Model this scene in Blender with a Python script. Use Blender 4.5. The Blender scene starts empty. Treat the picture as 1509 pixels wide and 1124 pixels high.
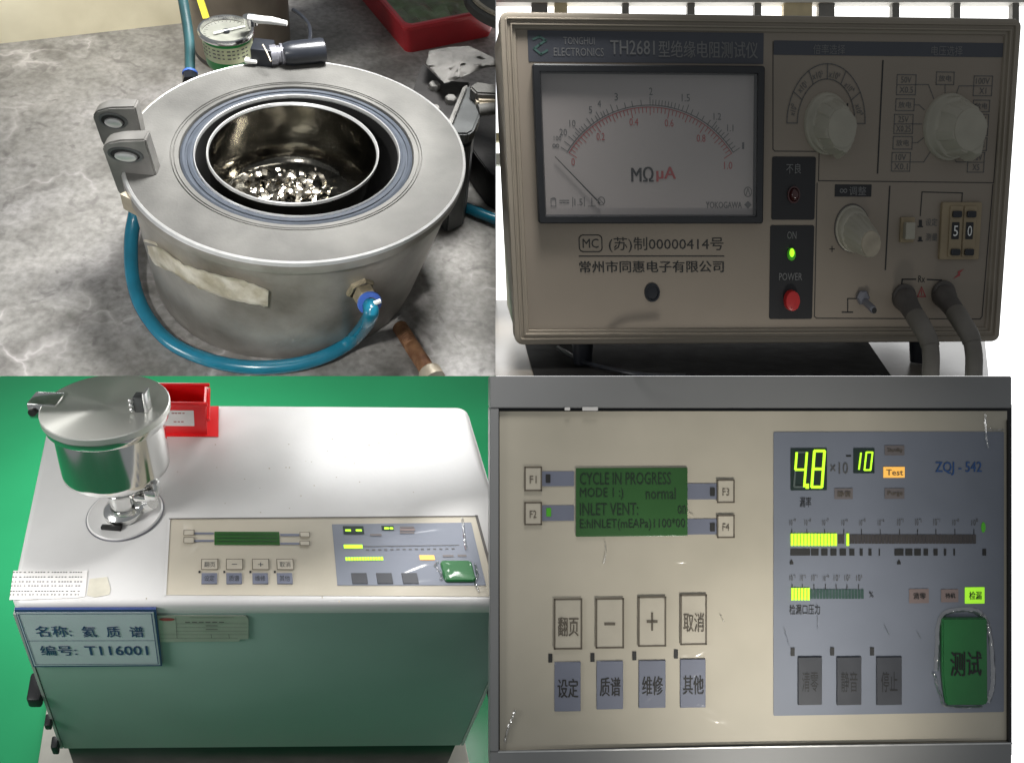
import bpy, bmesh, math, random
from mathutils import Vector, Matrix, noise
from mathutils.bvhtree import BVHTree
random.seed(7)
S = bpy.context.scene
COL = S.collection
R = math.radians

# ------------------------------------------------------------------ camera, world, added lights, exposure
F, CX, CY = 1400.0, 754.5, 562.0            # focal length and centre of the photograph, in its pixels
CAM = Vector((0, -1.4, 0))
cam = bpy.data.cameras.new('camera'); cam.sensor_width = 36; cam.lens = 36 * F / 1509; cam.clip_start = 0.02; cam.clip_end = 50
co = bpy.data.objects.new('camera', cam); COL.objects.link(co); co.location = CAM; co.rotation_euler = (R(90), 0, 0)
S.camera = co
w = bpy.data.worlds.new('World'); S.world = w; w.use_nodes = True
bg = w.node_tree.nodes['Background']; bg.inputs[0].default_value = (.93, .97, 1.0, 1); bg.inputs[1].default_value = .22

def lamp(name, loc, aim, size, power, col=(1, 1, 1), spread=140):
    l = bpy.data.lights.new(name, 'AREA'); l.shape = 'RECTANGLE'; l.size, l.size_y = size
    l.energy = power; l.color = col; l.spread = R(spread)
    o = bpy.data.objects.new(name, l); COL.objects.link(o); o.location = loc
    o.rotation_euler = (Vector(aim) - Vector(loc)).to_track_quat('-Z', 'Y').to_euler()
    return o
lamp('fill_workbench', (-.04, -.45, 1.15), (-.42, .15, .22), (.42, .30), 6.9, (1, .99, .97), 58)  # added unseen light above the vessel bay
lamp('fill_workbench_left', (-1.30, -.60, .80), (-.74, .58, .72), (.26, .26), 1.5, (1, .98, .94), 36)  # added unseen light brightening the beige wall and the vessel's left
lamp('fill_vessel', (-.42, -1.48, .12), (-.36, -.08, .20), (.10, .10), .62, (1, .98, .95), 26)  # added unseen light near the camera, lifts the vessel's side
lamp('fill_cabinet', (-.22, .36, .26), (-.20, .27, -.3), (.46, .18), 1.6, (1, 1, 1), 130)  # added light hidden under the concrete slab, gives the cabinet top its glare
lamp('fill_floor', (-.92, .70, .40), (-.97, .85, -.2), (.40, .25), 9.0, (1, 1, 1), 150)  # added light hidden under the concrete slab to brighten the green floor
lamp('fill_cabinet_side', (-1.25, -.55, -.12), (-.45, .25, -.35), (.35, .45), 1.5, (1, .99, .97), 75)  # added unseen light from the left for cabinet and floor
lamp('fill_panel', (.62, -.80, -1.15), (.37, 0, -.35), (.14, .14), .66, (1, .965, .88), 36)  # added unseen low light aimed at the control panel alone
S.view_settings.view_transform = 'Standard'; S.view_settings.look = 'None'
S.view_settings.exposure = 0; S.view_settings.gamma = 1; S.view_settings.use_curve_mapping = False

# ------------------------------------------------------------------ materials
def mat(name, col, rough=.5, metal=0, var=.08, vs=25, bump=0, bs=120, spec=.5, coat=0, coat_bump=0, cbs=12, emit=0, trans=0,
        col2=None, stretch=None, aniso=0, detail=4, alpha=1):
    m = bpy.data.materials.new(name); m.use_nodes = True
    nt = m.node_tree; N = nt.nodes; L = nt.links; p = N['Principled BSDF']
    c = (*col, 1)
    p.inputs['Base Color'].default_value = c; p.inputs['Roughness'].default_value = rough; p.inputs['Metallic'].default_value = metal
    p.inputs['Specular IOR Level'].default_value = spec
    p.inputs['Coat Weight'].default_value = coat; p.inputs['Coat Roughness'].default_value = .12
    p.inputs['Transmission Weight'].default_value = trans
    p.inputs['Anisotropic'].default_value = aniso
    if emit:
        p.inputs['Emission Color'].default_value = c; p.inputs['Emission Strength'].default_value = emit
    tc = N.new('ShaderNodeTexCoord'); src = tc.outputs['Object']
    if stretch:
        mp = N.new('ShaderNodeMapping'); mp.inputs['Scale'].default_value = stretch
        L.new(src, mp.inputs[0]); src = mp.outputs[0]
    if var or col2:
        n = N.new('ShaderNodeTexNoise'); n.inputs['Scale'].default_value = vs; n.inputs['Detail'].default_value = detail; L.new(src, n.inputs[0])
        r = N.new('ShaderNodeValToRGB'); L.new(n.outputs[0], r.inputs[0])
        a = col if not col2 else col
        b = col2 if col2 else col
        r.color_ramp.elements[0].position = .32; r.color_ramp.elements[1].position = .68
        r.color_ramp.elements[0].color = (*[x * (1 - var) for x in a], 1); r.color_ramp.elements[1].color = (*[min(1, x * (1 + var)) for x in b], 1)
        L.new(r.outputs[0], p.inputs['Base Color'])
        rr = N.new('ShaderNodeMapRange'); rr.inputs[3].default_value = max(.02, rough * .8); rr.inputs[4].default_value = min(1, rough * 1.2)
        L.new(n.outputs[0], rr.inputs[0]); L.new(rr.outputs[0], p.inputs['Roughness'])
    if bump:
        n2 = N.new('ShaderNodeTexNoise'); n2.inputs['Scale'].default_value = bs; n2.inputs['Detail'].default_value = 5; L.new(src, n2.inputs[0])
        b = N.new('ShaderNodeBump'); b.inputs['Strength'].default_value = bump; b.inputs['Distance'].default_value = .004
        L.new(n2.outputs[0], b.inputs['Height']); L.new(b.outputs[0], p.inputs['Normal'])
    if coat_bump:
        n3 = N.new('ShaderNodeTexNoise'); n3.inputs['Scale'].default_value = cbs; n3.inputs['Detail'].default_value = 3; n3.inputs['Distortion'].default_value = 1.2
        L.new(tc.outputs['Object'], n3.inputs[0])
        b = N.new('ShaderNodeBump'); b.inputs['Strength'].default_value = coat_bump; b.inputs['Distance'].default_value = .02
        L.new(n3.outputs[0], b.inputs['Height']); L.new(b.outputs[0], p.inputs['Coat Normal'])
    return m

def concrete(name):
    m = bpy.data.materials.new(name); m.use_nodes = True
    nt = m.node_tree; N = nt.nodes; L = nt.links; p = N['Principled BSDF']; p.inputs['Roughness'].default_value = .55
    tc = N.new('ShaderNodeTexCoord')
    def nz(sc, det, dist=0):
        n = N.new('ShaderNodeTexNoise'); n.inputs['Scale'].default_value = sc; n.inputs['Detail'].default_value = det; n.inputs['Distortion'].default_value = dist
        L.new(tc.outputs['Object'], n.inputs[0]); return n
    def ramp(inp, stops):
        r = N.new('ShaderNodeValToRGB'); e = r.color_ramp.elements
        while len(e) < len(stops): e.new(.5)
        for q, (pos, c) in zip(e, stops): q.position = pos; q.color = (*c, 1)
        L.new(inp, r.inputs[0]); return r
    def mix(fac, a, b, mode='MIX'):
        x = N.new('ShaderNodeMix'); x.data_type = 'RGBA'; x.blend_type = mode
        if isinstance(fac, float): x.inputs[0].default_value = fac
        else: L.new(fac, x.inputs[0])
        for k, v in ((6, a), (7, b)):
            if isinstance(v, tuple): x.inputs[k].default_value = (*v, 1)
            else: L.new(v, x.inputs[k])
        return x.outputs[2]
    big = ramp(nz(3.2, 3).outputs[0], [(.3, (.185, .180, .165)), (.5, (.25, .243, .230)), (.72, (.34, .328, .330))])
    med = ramp(nz(13, 6, .6).outputs[0], [(.30, (.64, .63, .62)), (.48, (.97, .97, .97)), (.70, (1.16, 1.15, 1.15))])
    c = mix(1.0, big.outputs[0], med.outputs[0], 'MULTIPLY')
    fine = ramp(nz(95, 5).outputs[0], [(.30, (.76, .76, .75)), (.66, (1.18, 1.18, 1.18))])
    c = mix(1.0, c, fine.outputs[0], 'MULTIPLY')
    # pale veins: edges of warped cells
    wv = nz(6, 4)
    va = N.new('ShaderNodeVectorMath'); va.operation = 'SCALE'; L.new(wv.outputs['Color'], va.inputs[0]); va.inputs['Scale'].default_value = .22
    vb = N.new('ShaderNodeVectorMath'); vb.operation = 'ADD'; L.new(tc.outputs['Object'], vb.inputs[0]); L.new(va.outputs[0], vb.inputs[1])
    vo = N.new('ShaderNodeTexVoronoi'); vo.feature = 'DISTANCE_TO_EDGE'; vo.inputs['Scale'].default_value = 7.5; L.new(vb.outputs[0], vo.inputs[0])
    vr = ramp(vo.outputs['Distance'], [(0, (1, 1, 1)), (.022, (.4, .4, .4)), (.07, (0, 0, 0))])
    br = ramp(nz(7, 4).outputs[0], [(.46, (0, 0, 0)), (.64, (.66, .66, .66))])
    mul = mix(1.0, vr.outputs[0], br.outputs[0], 'MULTIPLY')
    c = mix(mul, c, (.56, .53, .52))
    # dark patches
    sp = ramp(nz(30, 6, .9).outputs[0], [(.575, (0, 0, 0)), (.68, (.58, .58, .58))])
    c = mix(sp.outputs[0], c, (.105, .098, .095))
    L.new(c, p.inputs['Base Color'])
    b = N.new('ShaderNodeBump'); b.inputs['Strength'].default_value = .25; b.inputs['Distance'].default_value = .003
    L.new(nz(60, 8).outputs[0], b.inputs['Height']); L.new(b.outputs[0], p.inputs['Normal'])
    return m

def clear(name, tint=(1, 1, 1), gl=.06, rough=.05):
    m = bpy.data.materials.new(name); m.use_nodes = True
    nt = m.node_tree; N = nt.nodes; L = nt.links; N.remove(N['Principled BSDF'])
    t = N.new('ShaderNodeBsdfTransparent'); t.inputs[0].default_value = (*tint, 1)
    g = N.new('ShaderNodeBsdfGlossy'); g.inputs['Roughness'].default_value = rough
    x = N.new('ShaderNodeMixShader'); x.inputs[0].default_value = gl; L.new(t.outputs[0], x.inputs[1]); L.new(g.outputs[0], x.inputs[2])
    L.new(x.outputs[0], N['Material Output'].inputs[0]); return m

def lidmat(name):
    "steel turned on a lathe: circular brushing round the lid's own axis"
    m = mat(name, (.78, .78, .73), .32, .78, 0, aniso=.8); N = m.node_tree.nodes
    t = N.new('ShaderNodeTangent'); t.direction_type = 'RADIAL'; t.axis = 'Z'
    m.node_tree.links.new(t.outputs[0], N['Principled BSDF'].inputs['Tangent']); return m

M = dict(
    concrete=concrete('stained_concrete'),
    steel=mat('worn_machined_steel', (.070, .069, .065), .62, .15, .12, 9, bump=.12, bs=260, col2=(.112, .110, .103), detail=9, spec=.3),
    steel_side=mat('oily_turned_steel', (.20, .185, .16), .42, .5, .15, 8, bump=.12, bs=150, col2=(.40, .38, .35), detail=9),
    bright=mat('bright_steel_edge', (.72, .72, .71), .30, .7, .06, 60),
    cup=mat('dark_polished_cup', (.12, .115, .10), .17, 1, .35, 26, bump=.12, bs=60),
    chip=mat('shiny_swarf', (.40, .37, .31), .24, 1, .3, 90),
    black=mat('black_gap', (.008, .008, .008), .7, 0, .1),
    gasket=mat('blue_grey_gasket', (.045, .052, .064), .6, 0, .12, 40, spec=.12),
    lug=mat('dark_forged_steel', (.19, .185, .175), .45, .35, .25, 22, bump=.15, bs=90),
    hose=mat('teal_blue_hose', (.008, .145, .225), .24, 0, .10, 30, coat=.3),
    hose_dark=mat('dusty_teal_hose', (.022, .085, .095), .5, 0, .15, 30),
    collar=mat('blue_plastic_collar', (.06, .14, .50), .35, 0, .05),
    brass=mat('dirty_brass', (.30, .26, .18), .5, .5, .3, 50, bump=.2),
    foil=mat('old_torn_label', (.68, .62, .46), .45, .1, .2, 30, bump=.6, bs=70, col2=(.80, .77, .70)),
    beige=mat('beige_plastered_wall', (.66, .60, .43), .8, 0, .10, 5, bump=.1, bs=50, col2=(.74, .69, .52)),
    pot=mat('stained_steel_pot', (.17, .145, .115), .42, .7, .35, 9, bump=.1, bs=40, stretch=(1, 1, .4)),
    yellow=mat('yellow_tape', (.90, .80, .06), .45, 0, .05),
    white=mat('white_plastic', (.80, .80, .77), .35, 0, .04),
    chrome=mat('gauge_chrome', (.80, .80, .78), .18, 1, .05),
    dial=mat('gauge_dial_face', (.24, .245, .21), .5, 0, .15, 60),
    green=mat('green_label_print', (.02, .30, .06), .4, 0, .1, 60),
    cream_label=mat('cream_label_paper', (.62, .66, .42), .55, 0, .12, 60),
    blackpl=mat('black_moulded_plastic', (.014, .016, .021), .30, 0, .15, 30),
    darkmetal=mat('grey_collar_metal', (.25, .25, .28), .35, .6, .1),
    red=mat('red_plastic_tray', (.42, .022, .030), .34, 0, .12, 12, bump=.04),
    muck=mat('green_brown_sludge', (.10, .085, .045), .3, 0, .3, 22, bump=.5, bs=60, col2=(.10, .17, .07)),
    rag=mat('grey_dirty_cloth', (.20, .195, .185), .8, 0, .15, 14, bump=.2, bs=90, col2=(.30, .29, .275)),
    iron=mat('black_oily_iron', (.009, .008, .0075), .55, 0, .4, 25, bump=.3, bs=60),
    plate=mat('grey_steel_plate', (.11, .115, .115), .45, .6, .2, 20, bump=.1),
    tan=mat('tan_worn_metal', (.40, .35, .27), .5, .3, .25, 25, bump=.2),
    rust=mat('rusty_bolt', (.16, .062, .025), .6, .3, .35, 35, bump=.5, bs=90, col2=(.26, .14, .07)),
    # meter
    ivory=mat('ivory_meter_case', (.29, .25, .198), .45, 0, .05, 9, bump=.05, bs=300),
    ivory_panel=mat('ivory_meter_panel', (.27, .228, .182), .5, 0, .05, 7, bump=.04, bs=400),
    knobw=mat('ivory_knob_plastic', (.37, .345, .28), .42, 0, .08, 30),
    navy=mat('dark_blue_print', (.060, .064, .078), .45, 0, .05),
    panelblack=mat('black_panel_print', (.013, .013, .015), .45, 0, .05),
    frameblack=mat('black_meter_bezel', (.022, .023, .026), .4, 0, .08),
    dialw=mat('meter_dial_paper', (.36, .325, .31), .6, 0, .03, 4),
    ink=mat('black_ink', (.02, .02, .02), .6, 0, 0),
    inkgrey=mat('grey_ink', (.10, .10, .10), .6, 0, 0),
    redink=mat('red_ink', (.33, .06, .06), .6, 0, 0),
    whiteink=mat('pale_ink', (.17, .17, .17), .6, 0, 0),
    greenink=mat('green_ink', (.05, .11, .095), .6, 0, 0),
    redbtn=mat('red_push_button', (.50, .02, .02), .35, 0, .04, coat=.3),
    ledoff=mat('dark_red_lamp', (.05, .008, .008), .2, 0, 0, coat=.5),
    ledon=mat('lit_green_lamp', (.35, 1, .02), .3, 0, 0, emit=1.6),
    ledglow=mat('green_lamp_rim', (.06, .30, .02), .3, 0, 0, emit=.25),
    wheel=mat('tan_thumbwheel', (.30, .235, .145), .5, 0, .1, 30),
    cablegrey=mat('grey_rubber_cable', (.17, .155, .135), .55, 0, .15, 30, bump=.1),
    plug=mat('dark_rubber_boot', (.095, .085, .078), .6, 0, .15, 40, bump=.15),
    shadowblack=mat('painted_shadow_black', (.007, .0065, .006), .8, 0, .2, 30, bump=.1, spec=.15),  # near-black for the painted shade under the tester
    table=mat('pale_worn_table', (.14, .12, .095), .32, 0, .10, 6, bump=.05),
    window=mat('bright_window_pane', (1, 1, 1), .5, 0, 0, emit=1.8),
    bar=mat('window_bar_paint', (.20, .19, .17), .5, 0, .1),
    bartan=mat('tan_window_frame', (.62, .52, .32), .5, 0, .1),
    paleframe=mat('pale_window_frame', (.70, .68, .62), .5, 0, .05),
    orange=mat('orange_band', (.7, .22, .02), .5, 0, .05),
    # cabinet
    floorgreen=mat('green_painted_floor', (.028, .37, .145), .22, 0, .07, 2.5, bump=.02, bs=60),
    cabwhite=mat('white_enamel_steel', (.62, .61, .60), .36, 0, .02, 7, col2=(.67, .66, .65), detail=3, bump=.03, bs=160, spec=.6),
    cabgreen=mat('grey_green_enamel', (.235, .345, .30), .42, 0, .06, 5),
    baseblack=mat('black_plinth', (.005, .0055, .007), .4, 0, .1),
    cabside=mat('pale_cabinet_edge', (.42, .45, .42), .4, 0, .05),
    stainless=mat('polished_stainless', (.80, .80, .78), .13, 1, 0),
    lid=lidmat('brushed_stainless_lid'),
    redbin=mat('bright_red_plastic_bin', (.80, .018, .022), .35, 0, .06, 15),
    paper=mat('white_paper', (.72, .70, .68), .6, 0, .04, 40),
    signpaper=mat('pale_blue_sign', (.56, .62, .66), .4, 0, .04, 20),
    signblue=mat('blue_sign_border', (.03, .05, .16), .4, 0, .05),
    speclabel=mat('grey_spec_plate', (.42, .43, .37), .4, .2, .06, 30),
    tape=mat('yellowed_tape', (.58, .55, .46), .3, 0, .12, 30),
    caster=mat('black_caster_rubber', (.015, .015, .017), .5, 0, .1),
    trolley=mat('pale_trolley', (.66, .64, .56), .5, 0, .08, 20),
    # control panel
    housing=mat('grey_enamel_housing', (.25, .25, .25), .38, 0, .06, 5, bump=.02, bs=300),
    cream=mat('cream_panel_sheet', (.46, .42, .335), .5, 0, .05, 4, col2=(.55, .50, .405), coat=.6, coat_bump=.7, cbs=6),
    cream_key=mat('cream_key', (.51, .465, .38), .45, 0, .05, 30, coat=.5, coat_bump=.25, cbs=16),
    blue=mat('slate_blue_panel', (.175, .195, .24), .5, 0, .05, 4, col2=(.215, .235, .29), coat=.55, coat_bump=.6, cbs=6),
    bluekey=mat('slate_blue_key', (.165, .18, .24), .5, 0, .06, 20, coat=.4, coat_bump=.25, cbs=16),
    brownline=mat('brown_key_outline', (.12, .10, .075), .6, 0, 0),
    lcd=mat('green_lcd_glass', (.032, .115, .028), .25, 0, .12, 9, coat=.3),
    lcdtext=mat('lcd_dark_text', (.006, .026, .010), .5, 0, 0),
    segon=mat('lit_yellow_green_segment', (.50, 1.0, .03), .4, 0, 0, emit=1.0),
    segoff=mat('unlit_segment', (.10, .13, .12), .5, 0, 0),
    segback=mat('dark_digit_window', (.022, .040, .035), .3, 0, .1),
    baroff=mat('brown_unlit_bar', (.062, .055, .055), .5, 0, .1),
    bargreen=mat('green_unlit_bar', (.035, .085, .072), .5, 0, .1),
    lampon=mat('lit_orange_label', (1, .52, .10), .5, 0, 0, emit=.55),
    lampgreen=mat('lit_green_label', (.42, .95, .04), .5, 0, 0, emit=.5),
    lampoff=mat('unlit_pink_label', (.25, .19, .18), .5, 0, .06),
    lampoff2=mat('unlit_brown_label', (.17, .15, .15), .5, 0, .06),
    testgreen=mat('green_test_button', (.012, .15, .035), .35, 0, .10, 12, coat=.5, coat_bump=.5, cbs=14),
    darkkey=mat('charcoal_key', (.045, .048, .058), .4, 0, .1, 20, coat=.5, coat_bump=.25, cbs=14),
    blueink=mat('blue_ink', (.03, .09, .26), .5, 0, 0),
    film=clear('creased_clear_film', (1, 1, 1), .50, .22),
    glass=clear('clear_cover', (1, 1, 1)),
)

# ------------------------------------------------------------------ frames: pixels of the photograph to points on real surfaces
def ray(px, py): return Vector(((px - CX) / F, 1, (CY - py) / F))
def pix(P): d = P.y - CAM.y; return CX + F * P.x / d, CY - F * P.z / d
class Frame:
    def __init__(s, o, ex, ey, ez):
        s.o = Vector(o); s.m = Matrix((ex, ey, ez)).transposed(); s.inv = s.m.inverted()
        s.M = s.m.to_4x4(); s.M.translation = s.o
    def W(s, a, b, c): return s.o + s.m @ Vector((a, b, c))
    def hit(s, px, py, axis, val):
        lo = s.inv @ (CAM - s.o); ld = s.inv @ ray(px, py); i = 'abc'.index(axis)
        return lo + ld * ((val - lo[i]) / ld[i])
class Face:
    "a flat face of a frame; outward offset d is towards the viewer"
    def __init__(s, fr, axis, val): s.fr, s.axis, s.val = fr, axis, val
    def L(s, px, py):
        h = s.fr.hit(px, py, s.axis, s.val); return (h.x, h.z) if s.axis == 'b' else (h.x, h.y)
    def P(s, u, v, d=0): return Vector((u, s.val - d, v)) if s.axis == 'b' else Vector((u, v, s.val + d))
    def W(s, u, v, d=0): return s.fr.W(*s.P(u, v, d))
    def box(s, x0, y0, x1, y1):
        xm, ym = (x0 + x1) / 2, (y0 + y1) / 2
        return s.L(x0, ym)[0], s.L(xm, y1)[1], s.L(x1, ym)[0], s.L(xm, y0)[1]

# ------------------------------------------------------------------ objects
LOC = {}
def thing(name, label, cat, loc, group=None):
    o = bpy.data.objects.new(name, None); COL.objects.link(o); o.location = loc; o.empty_display_size = .02
    o['label'] = label; o['category'] = cat
    if group: o['group'] = group
    LOC[o] = Vector(loc); return o
def emit(name, bm, m, parent=None, label=None, cat=None, kind=None, group=None, smooth=35, loc=None, clip=None, flat=False, turn=None):
    "link a bmesh given in world coordinates as one object"
    if clip:
        for no in clip:
            r = bmesh.ops.bisect_plane(bm, geom=bm.verts[:] + bm.edges[:] + bm.faces[:], plane_co=CAM, plane_no=no, clear_outer=True)
            ed = [e for e in r['geom_cut'] if isinstance(e, bmesh.types.BMEdge)]
            if ed and not flat: bmesh.ops.holes_fill(bm, edges=ed, sides=0)
    if not flat: bmesh.ops.recalc_face_normals(bm, faces=bm.faces)
    if parent is not None: base = LOC[parent]
    elif loc is not None: base = Vector(loc)
    else:
        base = Vector((0, 0, 0))
        for v in bm.verts: base += v.co
        base /= max(1, len(bm.verts))
    org = Vector((0, 0, 0))
    if turn:
        org = turn[0] - base; qi = turn[1].inverted()
        for v in bm.verts: v.co = qi @ (v.co - turn[0])
    else:
        for v in bm.verts: v.co -= base
    me = bpy.data.meshes.new(name); bm.to_mesh(me); bm.free()
    if smooth:
        me.polygons.foreach_set('use_smooth', [True] * len(me.polygons)); me.set_sharp_from_angle(angle=R(smooth))
    me.materials.append(M[m])
    o = bpy.data.objects.new(name, me); COL.objects.link(o)
    if parent is not None: o.parent = parent
    else: o.location = base
    if turn: o.location = org; o.rotation_mode = 'QUATERNION'; o.rotation_quaternion = turn[1]
    LOC[o] = base
    if label: o['label'] = label
    if cat: o['category'] = cat
    if kind: o['kind'] = kind
    if group: o['group'] = group
    return o
def rclip(x): return Vector((1, -(x - CX) / F, 0))
def lclip(x): return -rclip(x)
def dclip(y): return Vector((0, (CY - y) / F, -1))
TLC = [rclip(730), dclip(554)]; TRC = [lclip(730), dclip(554)]

# ------------------------------------------------------------------ shapes (bmesh)
def xf(bm, f):
    for v in bm.verts: v.co = f(v.co)
    return bm
def bbox(a0, b0, c0, a1, b1, c1, bev=0, seg=2, bm=None):
    own = bm is None; t = bmesh.new()
    bmesh.ops.create_cube(t, size=1)
    for v in t.verts: v.co = Vector(((a0 + a1) / 2 + v.co.x * (a1 - a0), (b0 + b1) / 2 + v.co.y * (b1 - b0), (c0 + c1) / 2 + v.co.z * (c1 - c0)))
    if bev: bmesh.ops.bevel(t, geom=t.edges[:], offset=bev, segments=seg, affect='EDGES', profile=.5, clamp_overlap=True)
    return t if own else merge(bm, t)
def merge(bm, t):
    d = {v: bm.verts.new(v.co) for v in t.verts}
    for f in t.faces:
        try: bm.faces.new([d[v] for v in f.verts])
        except ValueError: pass
    t.free(); return bm
def fbox(fr, *a, **k): return xf(bbox(*a, **k), lambda p: fr.W(*p))
def lathe(prof, seg=64, sx=1, sy=1, close=False, f=None):
    bm = bmesh.new(); rings = []
    for r, z in prof:
        if r < 1e-6: rings.append([bm.verts.new((0, 0, z))])
        else: rings.append([bm.verts.new((r * sx * math.cos(2 * math.pi * i / seg), r * sy * math.sin(2 * math.pi * i / seg), z)) for i in range(seg)])
    pairs = list(zip(rings, rings[1:]))
    if close: pairs.append((rings[-1], rings[0]))
    for A, B in pairs:
        for i in range(seg):
            j = (i + 1) % seg
            if len(A) == 1 and len(B) == 1: continue
            if len(A) == 1: bm.faces.new((A[0], B[i], B[j]))
            elif len(B) == 1: bm.faces.new((A[i], B[0], A[j]))
            else: bm.faces.new((A[i], B[i], B[j], A[j]))
    return xf(bm, f) if f else bm
def catmull(P, n=8):
    P = [Vector(p) for p in P]; out = []
    Q = [P[0] * 2 - P[1]] + P + [P[-1] * 2 - P[-2]]
    for i in range(1, len(Q) - 2):
        a, b, c, d = Q[i - 1:i + 3]
        for k in range(n):
            t = k / n
            out.append(.5 * ((2 * b) + (c - a) * t + (2 * a - 5 * b + 4 * c - d) * t * t + (3 * b - a - 3 * c + d) * t ** 3))
    out.append(P[-1]); return out
def tube(P, r, seg=14, bm=None):
    bm = bm or bmesh.new(); P = [Vector(p) for p in P]
    rr = r if isinstance(r, (list, tuple)) else [r] * len(P)
    t0 = (P[1] - P[0]).normalized(); up = Vector((0, 0, 1)) if abs(t0.z) < .9 else Vector((1, 0, 0))
    nrm = (up - up.dot(t0) * t0).normalized(); rings = []
    for i, p in enumerate(P):
        t = (P[min(i + 1, len(P) - 1)] - P[max(i - 1, 0)]).normalized()
        nrm = (nrm - nrm.dot(t) * t).normalized(); bi = t.cross(nrm)
        rings.append([bm.verts.new(p + (nrm * math.cos(2 * math.pi * k / seg) + bi * math.sin(2 * math.pi * k / seg)) * rr[i]) for k in range(seg)])
    for A, B in zip(rings, rings[1:]):
        for k in range(seg): bm.faces.new((A[k], A[(k + 1) % seg], B[(k + 1) % seg], B[k]))
    bm.faces.new(rings[0][::-1]); bm.faces.new(rings[-1]); return bm
def prism(top, bot, bm=None):
    "two matching rings of world points joined into a solid"
    bm = bm or bmesh.new(); A = [bm.verts.new(p) for p in top]; B = [bm.verts.new(p) for p in bot]; n = len(A)
    bm.faces.new(A); bm.faces.new(B[::-1])
    for i in range(n): bm.faces.new((A[i], B[i], B[(i + 1) % n], A[(i + 1) % n]))
    return bm
def axis_map(P, ax, side=None):
    "maps lathe coordinates (z along ax) to world"
    ax = ax.normalized(); s = side or Vector((1, 0, 0)); x = (s - s.dot(ax) * ax).normalized(); y = ax.cross(x)
    return lambda p: P + x * p.x + y * p.y + ax * p.z
def rrect(x0, y0, x1, y1, r, n=5):
    out = []
    for cx, cy, a0 in ((x1 - r, y1 - r, 0), (x0 + r, y1 - r, 90), (x0 + r, y0 + r, 180), (x1 - r, y0 + r, 270)):
        for k in range(n + 1):
            a = R(a0 + 90 * k / n); out.append((cx + r * math.cos(a), cy + r * math.sin(a)))
    return out
def loft_rect(face, u0, v0, u1, v1, prof, r=.01, n=5, cap_first=True, cap_last=False):
    "rounded rectangular loops, prof = [(inset, outward d)]"
    bm = bmesh.new(); loops = []
    for ins, d in prof:
        rr = max(.0006, r - ins)
        loops.append([bm.verts.new(face.W(u, v, d)) for u, v in rrect(u0 + ins, v0 + ins, u1 - ins, v1 - ins, rr, n)])
    for A, B in zip(loops, loops[1:]):
        for i in range(len(A)): bm.faces.new((A[i], A[(i + 1) % len(A)], B[(i + 1) % len(A)], B[i]))
    if cap_first: bm.faces.new(loops[0][::-1])
    if cap_last: bm.faces.new(loops[-1])
    return bm
# ---- pieces laid on a face, given in pixels
def slab(face, x0, y0, x1, y1, d0, d1, r=.002, bev=.0008):
    u0, v0, u1, v1 = face.box(x0, y0, x1, y1)
    return loft_rect(face, u0, v0, u1, v1, [(0, d0), (0, d1 - bev), (bev, d1)], r, 3, True, True)
def sheet(face, poly, d, bm=None):
    bm = bm or bmesh.new(); bm.faces.new([bm.verts.new(face.W(*face.L(*p), d)) for p in poly]); return bm
def rsheet(face, x0, y0, x1, y1, d, r=.001, bm=None):
    bm = bm or bmesh.new(); u0, v0, u1, v1 = face.box(x0, y0, x1, y1)
    bm.faces.new([bm.verts.new(face.W(u, v, d)) for u, v in rrect(u0, v0, u1, v1, min(r, (u1 - u0) / 2.01, (v1 - v0) / 2.01), 3)]); return bm
def stroke_uv(face, P, wd, d, bm=None, closed=False):
    bm = bm or bmesh.new(); P = [Vector(p) for p in P]
    if closed: P = P + [P[0]]
    for a, b in zip(P, P[1:]):
        t = (b - a)
        if t.length < 1e-7: continue
        t.normalize(); n = Vector((-t.y, t.x)) * wd / 2; e = t * wd / 2 * .98
        bm.faces.new([bm.verts.new(face.W(*q, d)) for q in (a - e - n, b + e - n, b + e + n, a - e + n)])
    return bm
def stroke(face, pts, wpx, d, bm=None, closed=False): return stroke_uv(face, [face.L(*p) for p in pts], wpx / 1000, d, bm, closed)
def outline(face, x0, y0, x1, y1, wpx, d, bm=None):
    u0, v0, u1, v1 = face.box(x0, y0, x1, y1)
    return stroke_uv(face, [(u0, v0), (u1, v0), (u1, v1), (u0, v1)], wpx / 1000, d, bm, True)
def disc(face, x, y, rx, ry, prof, seg=40, dx=0, dy=0):
    "elliptic turned piece on a face; prof = [(radius factor, outward d)]; dx, dy lean of the far end in px"
    u, v = face.L(x, y); dm = max(d for _, d in prof) or 1
    return lathe(prof, seg, rx / 1000, ry / 1000, f=lambda p: face.W(u + p.x + dx / 1000 * p.z / dm, v + p.y - dy / 1000 * p.z / dm, p.z))
TEXTS = []
def text(face, s, x0, y0, x1, y1, d, m, parent, bold=0.0, label=None, rot=0, name='lettering'):
    u0, v0, u1, v1 = face.box(x0, y0, x1, y1); TEXTS.append((face, s, u0, v0, u1, v1, d, m, parent, bold, rot, name))
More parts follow.
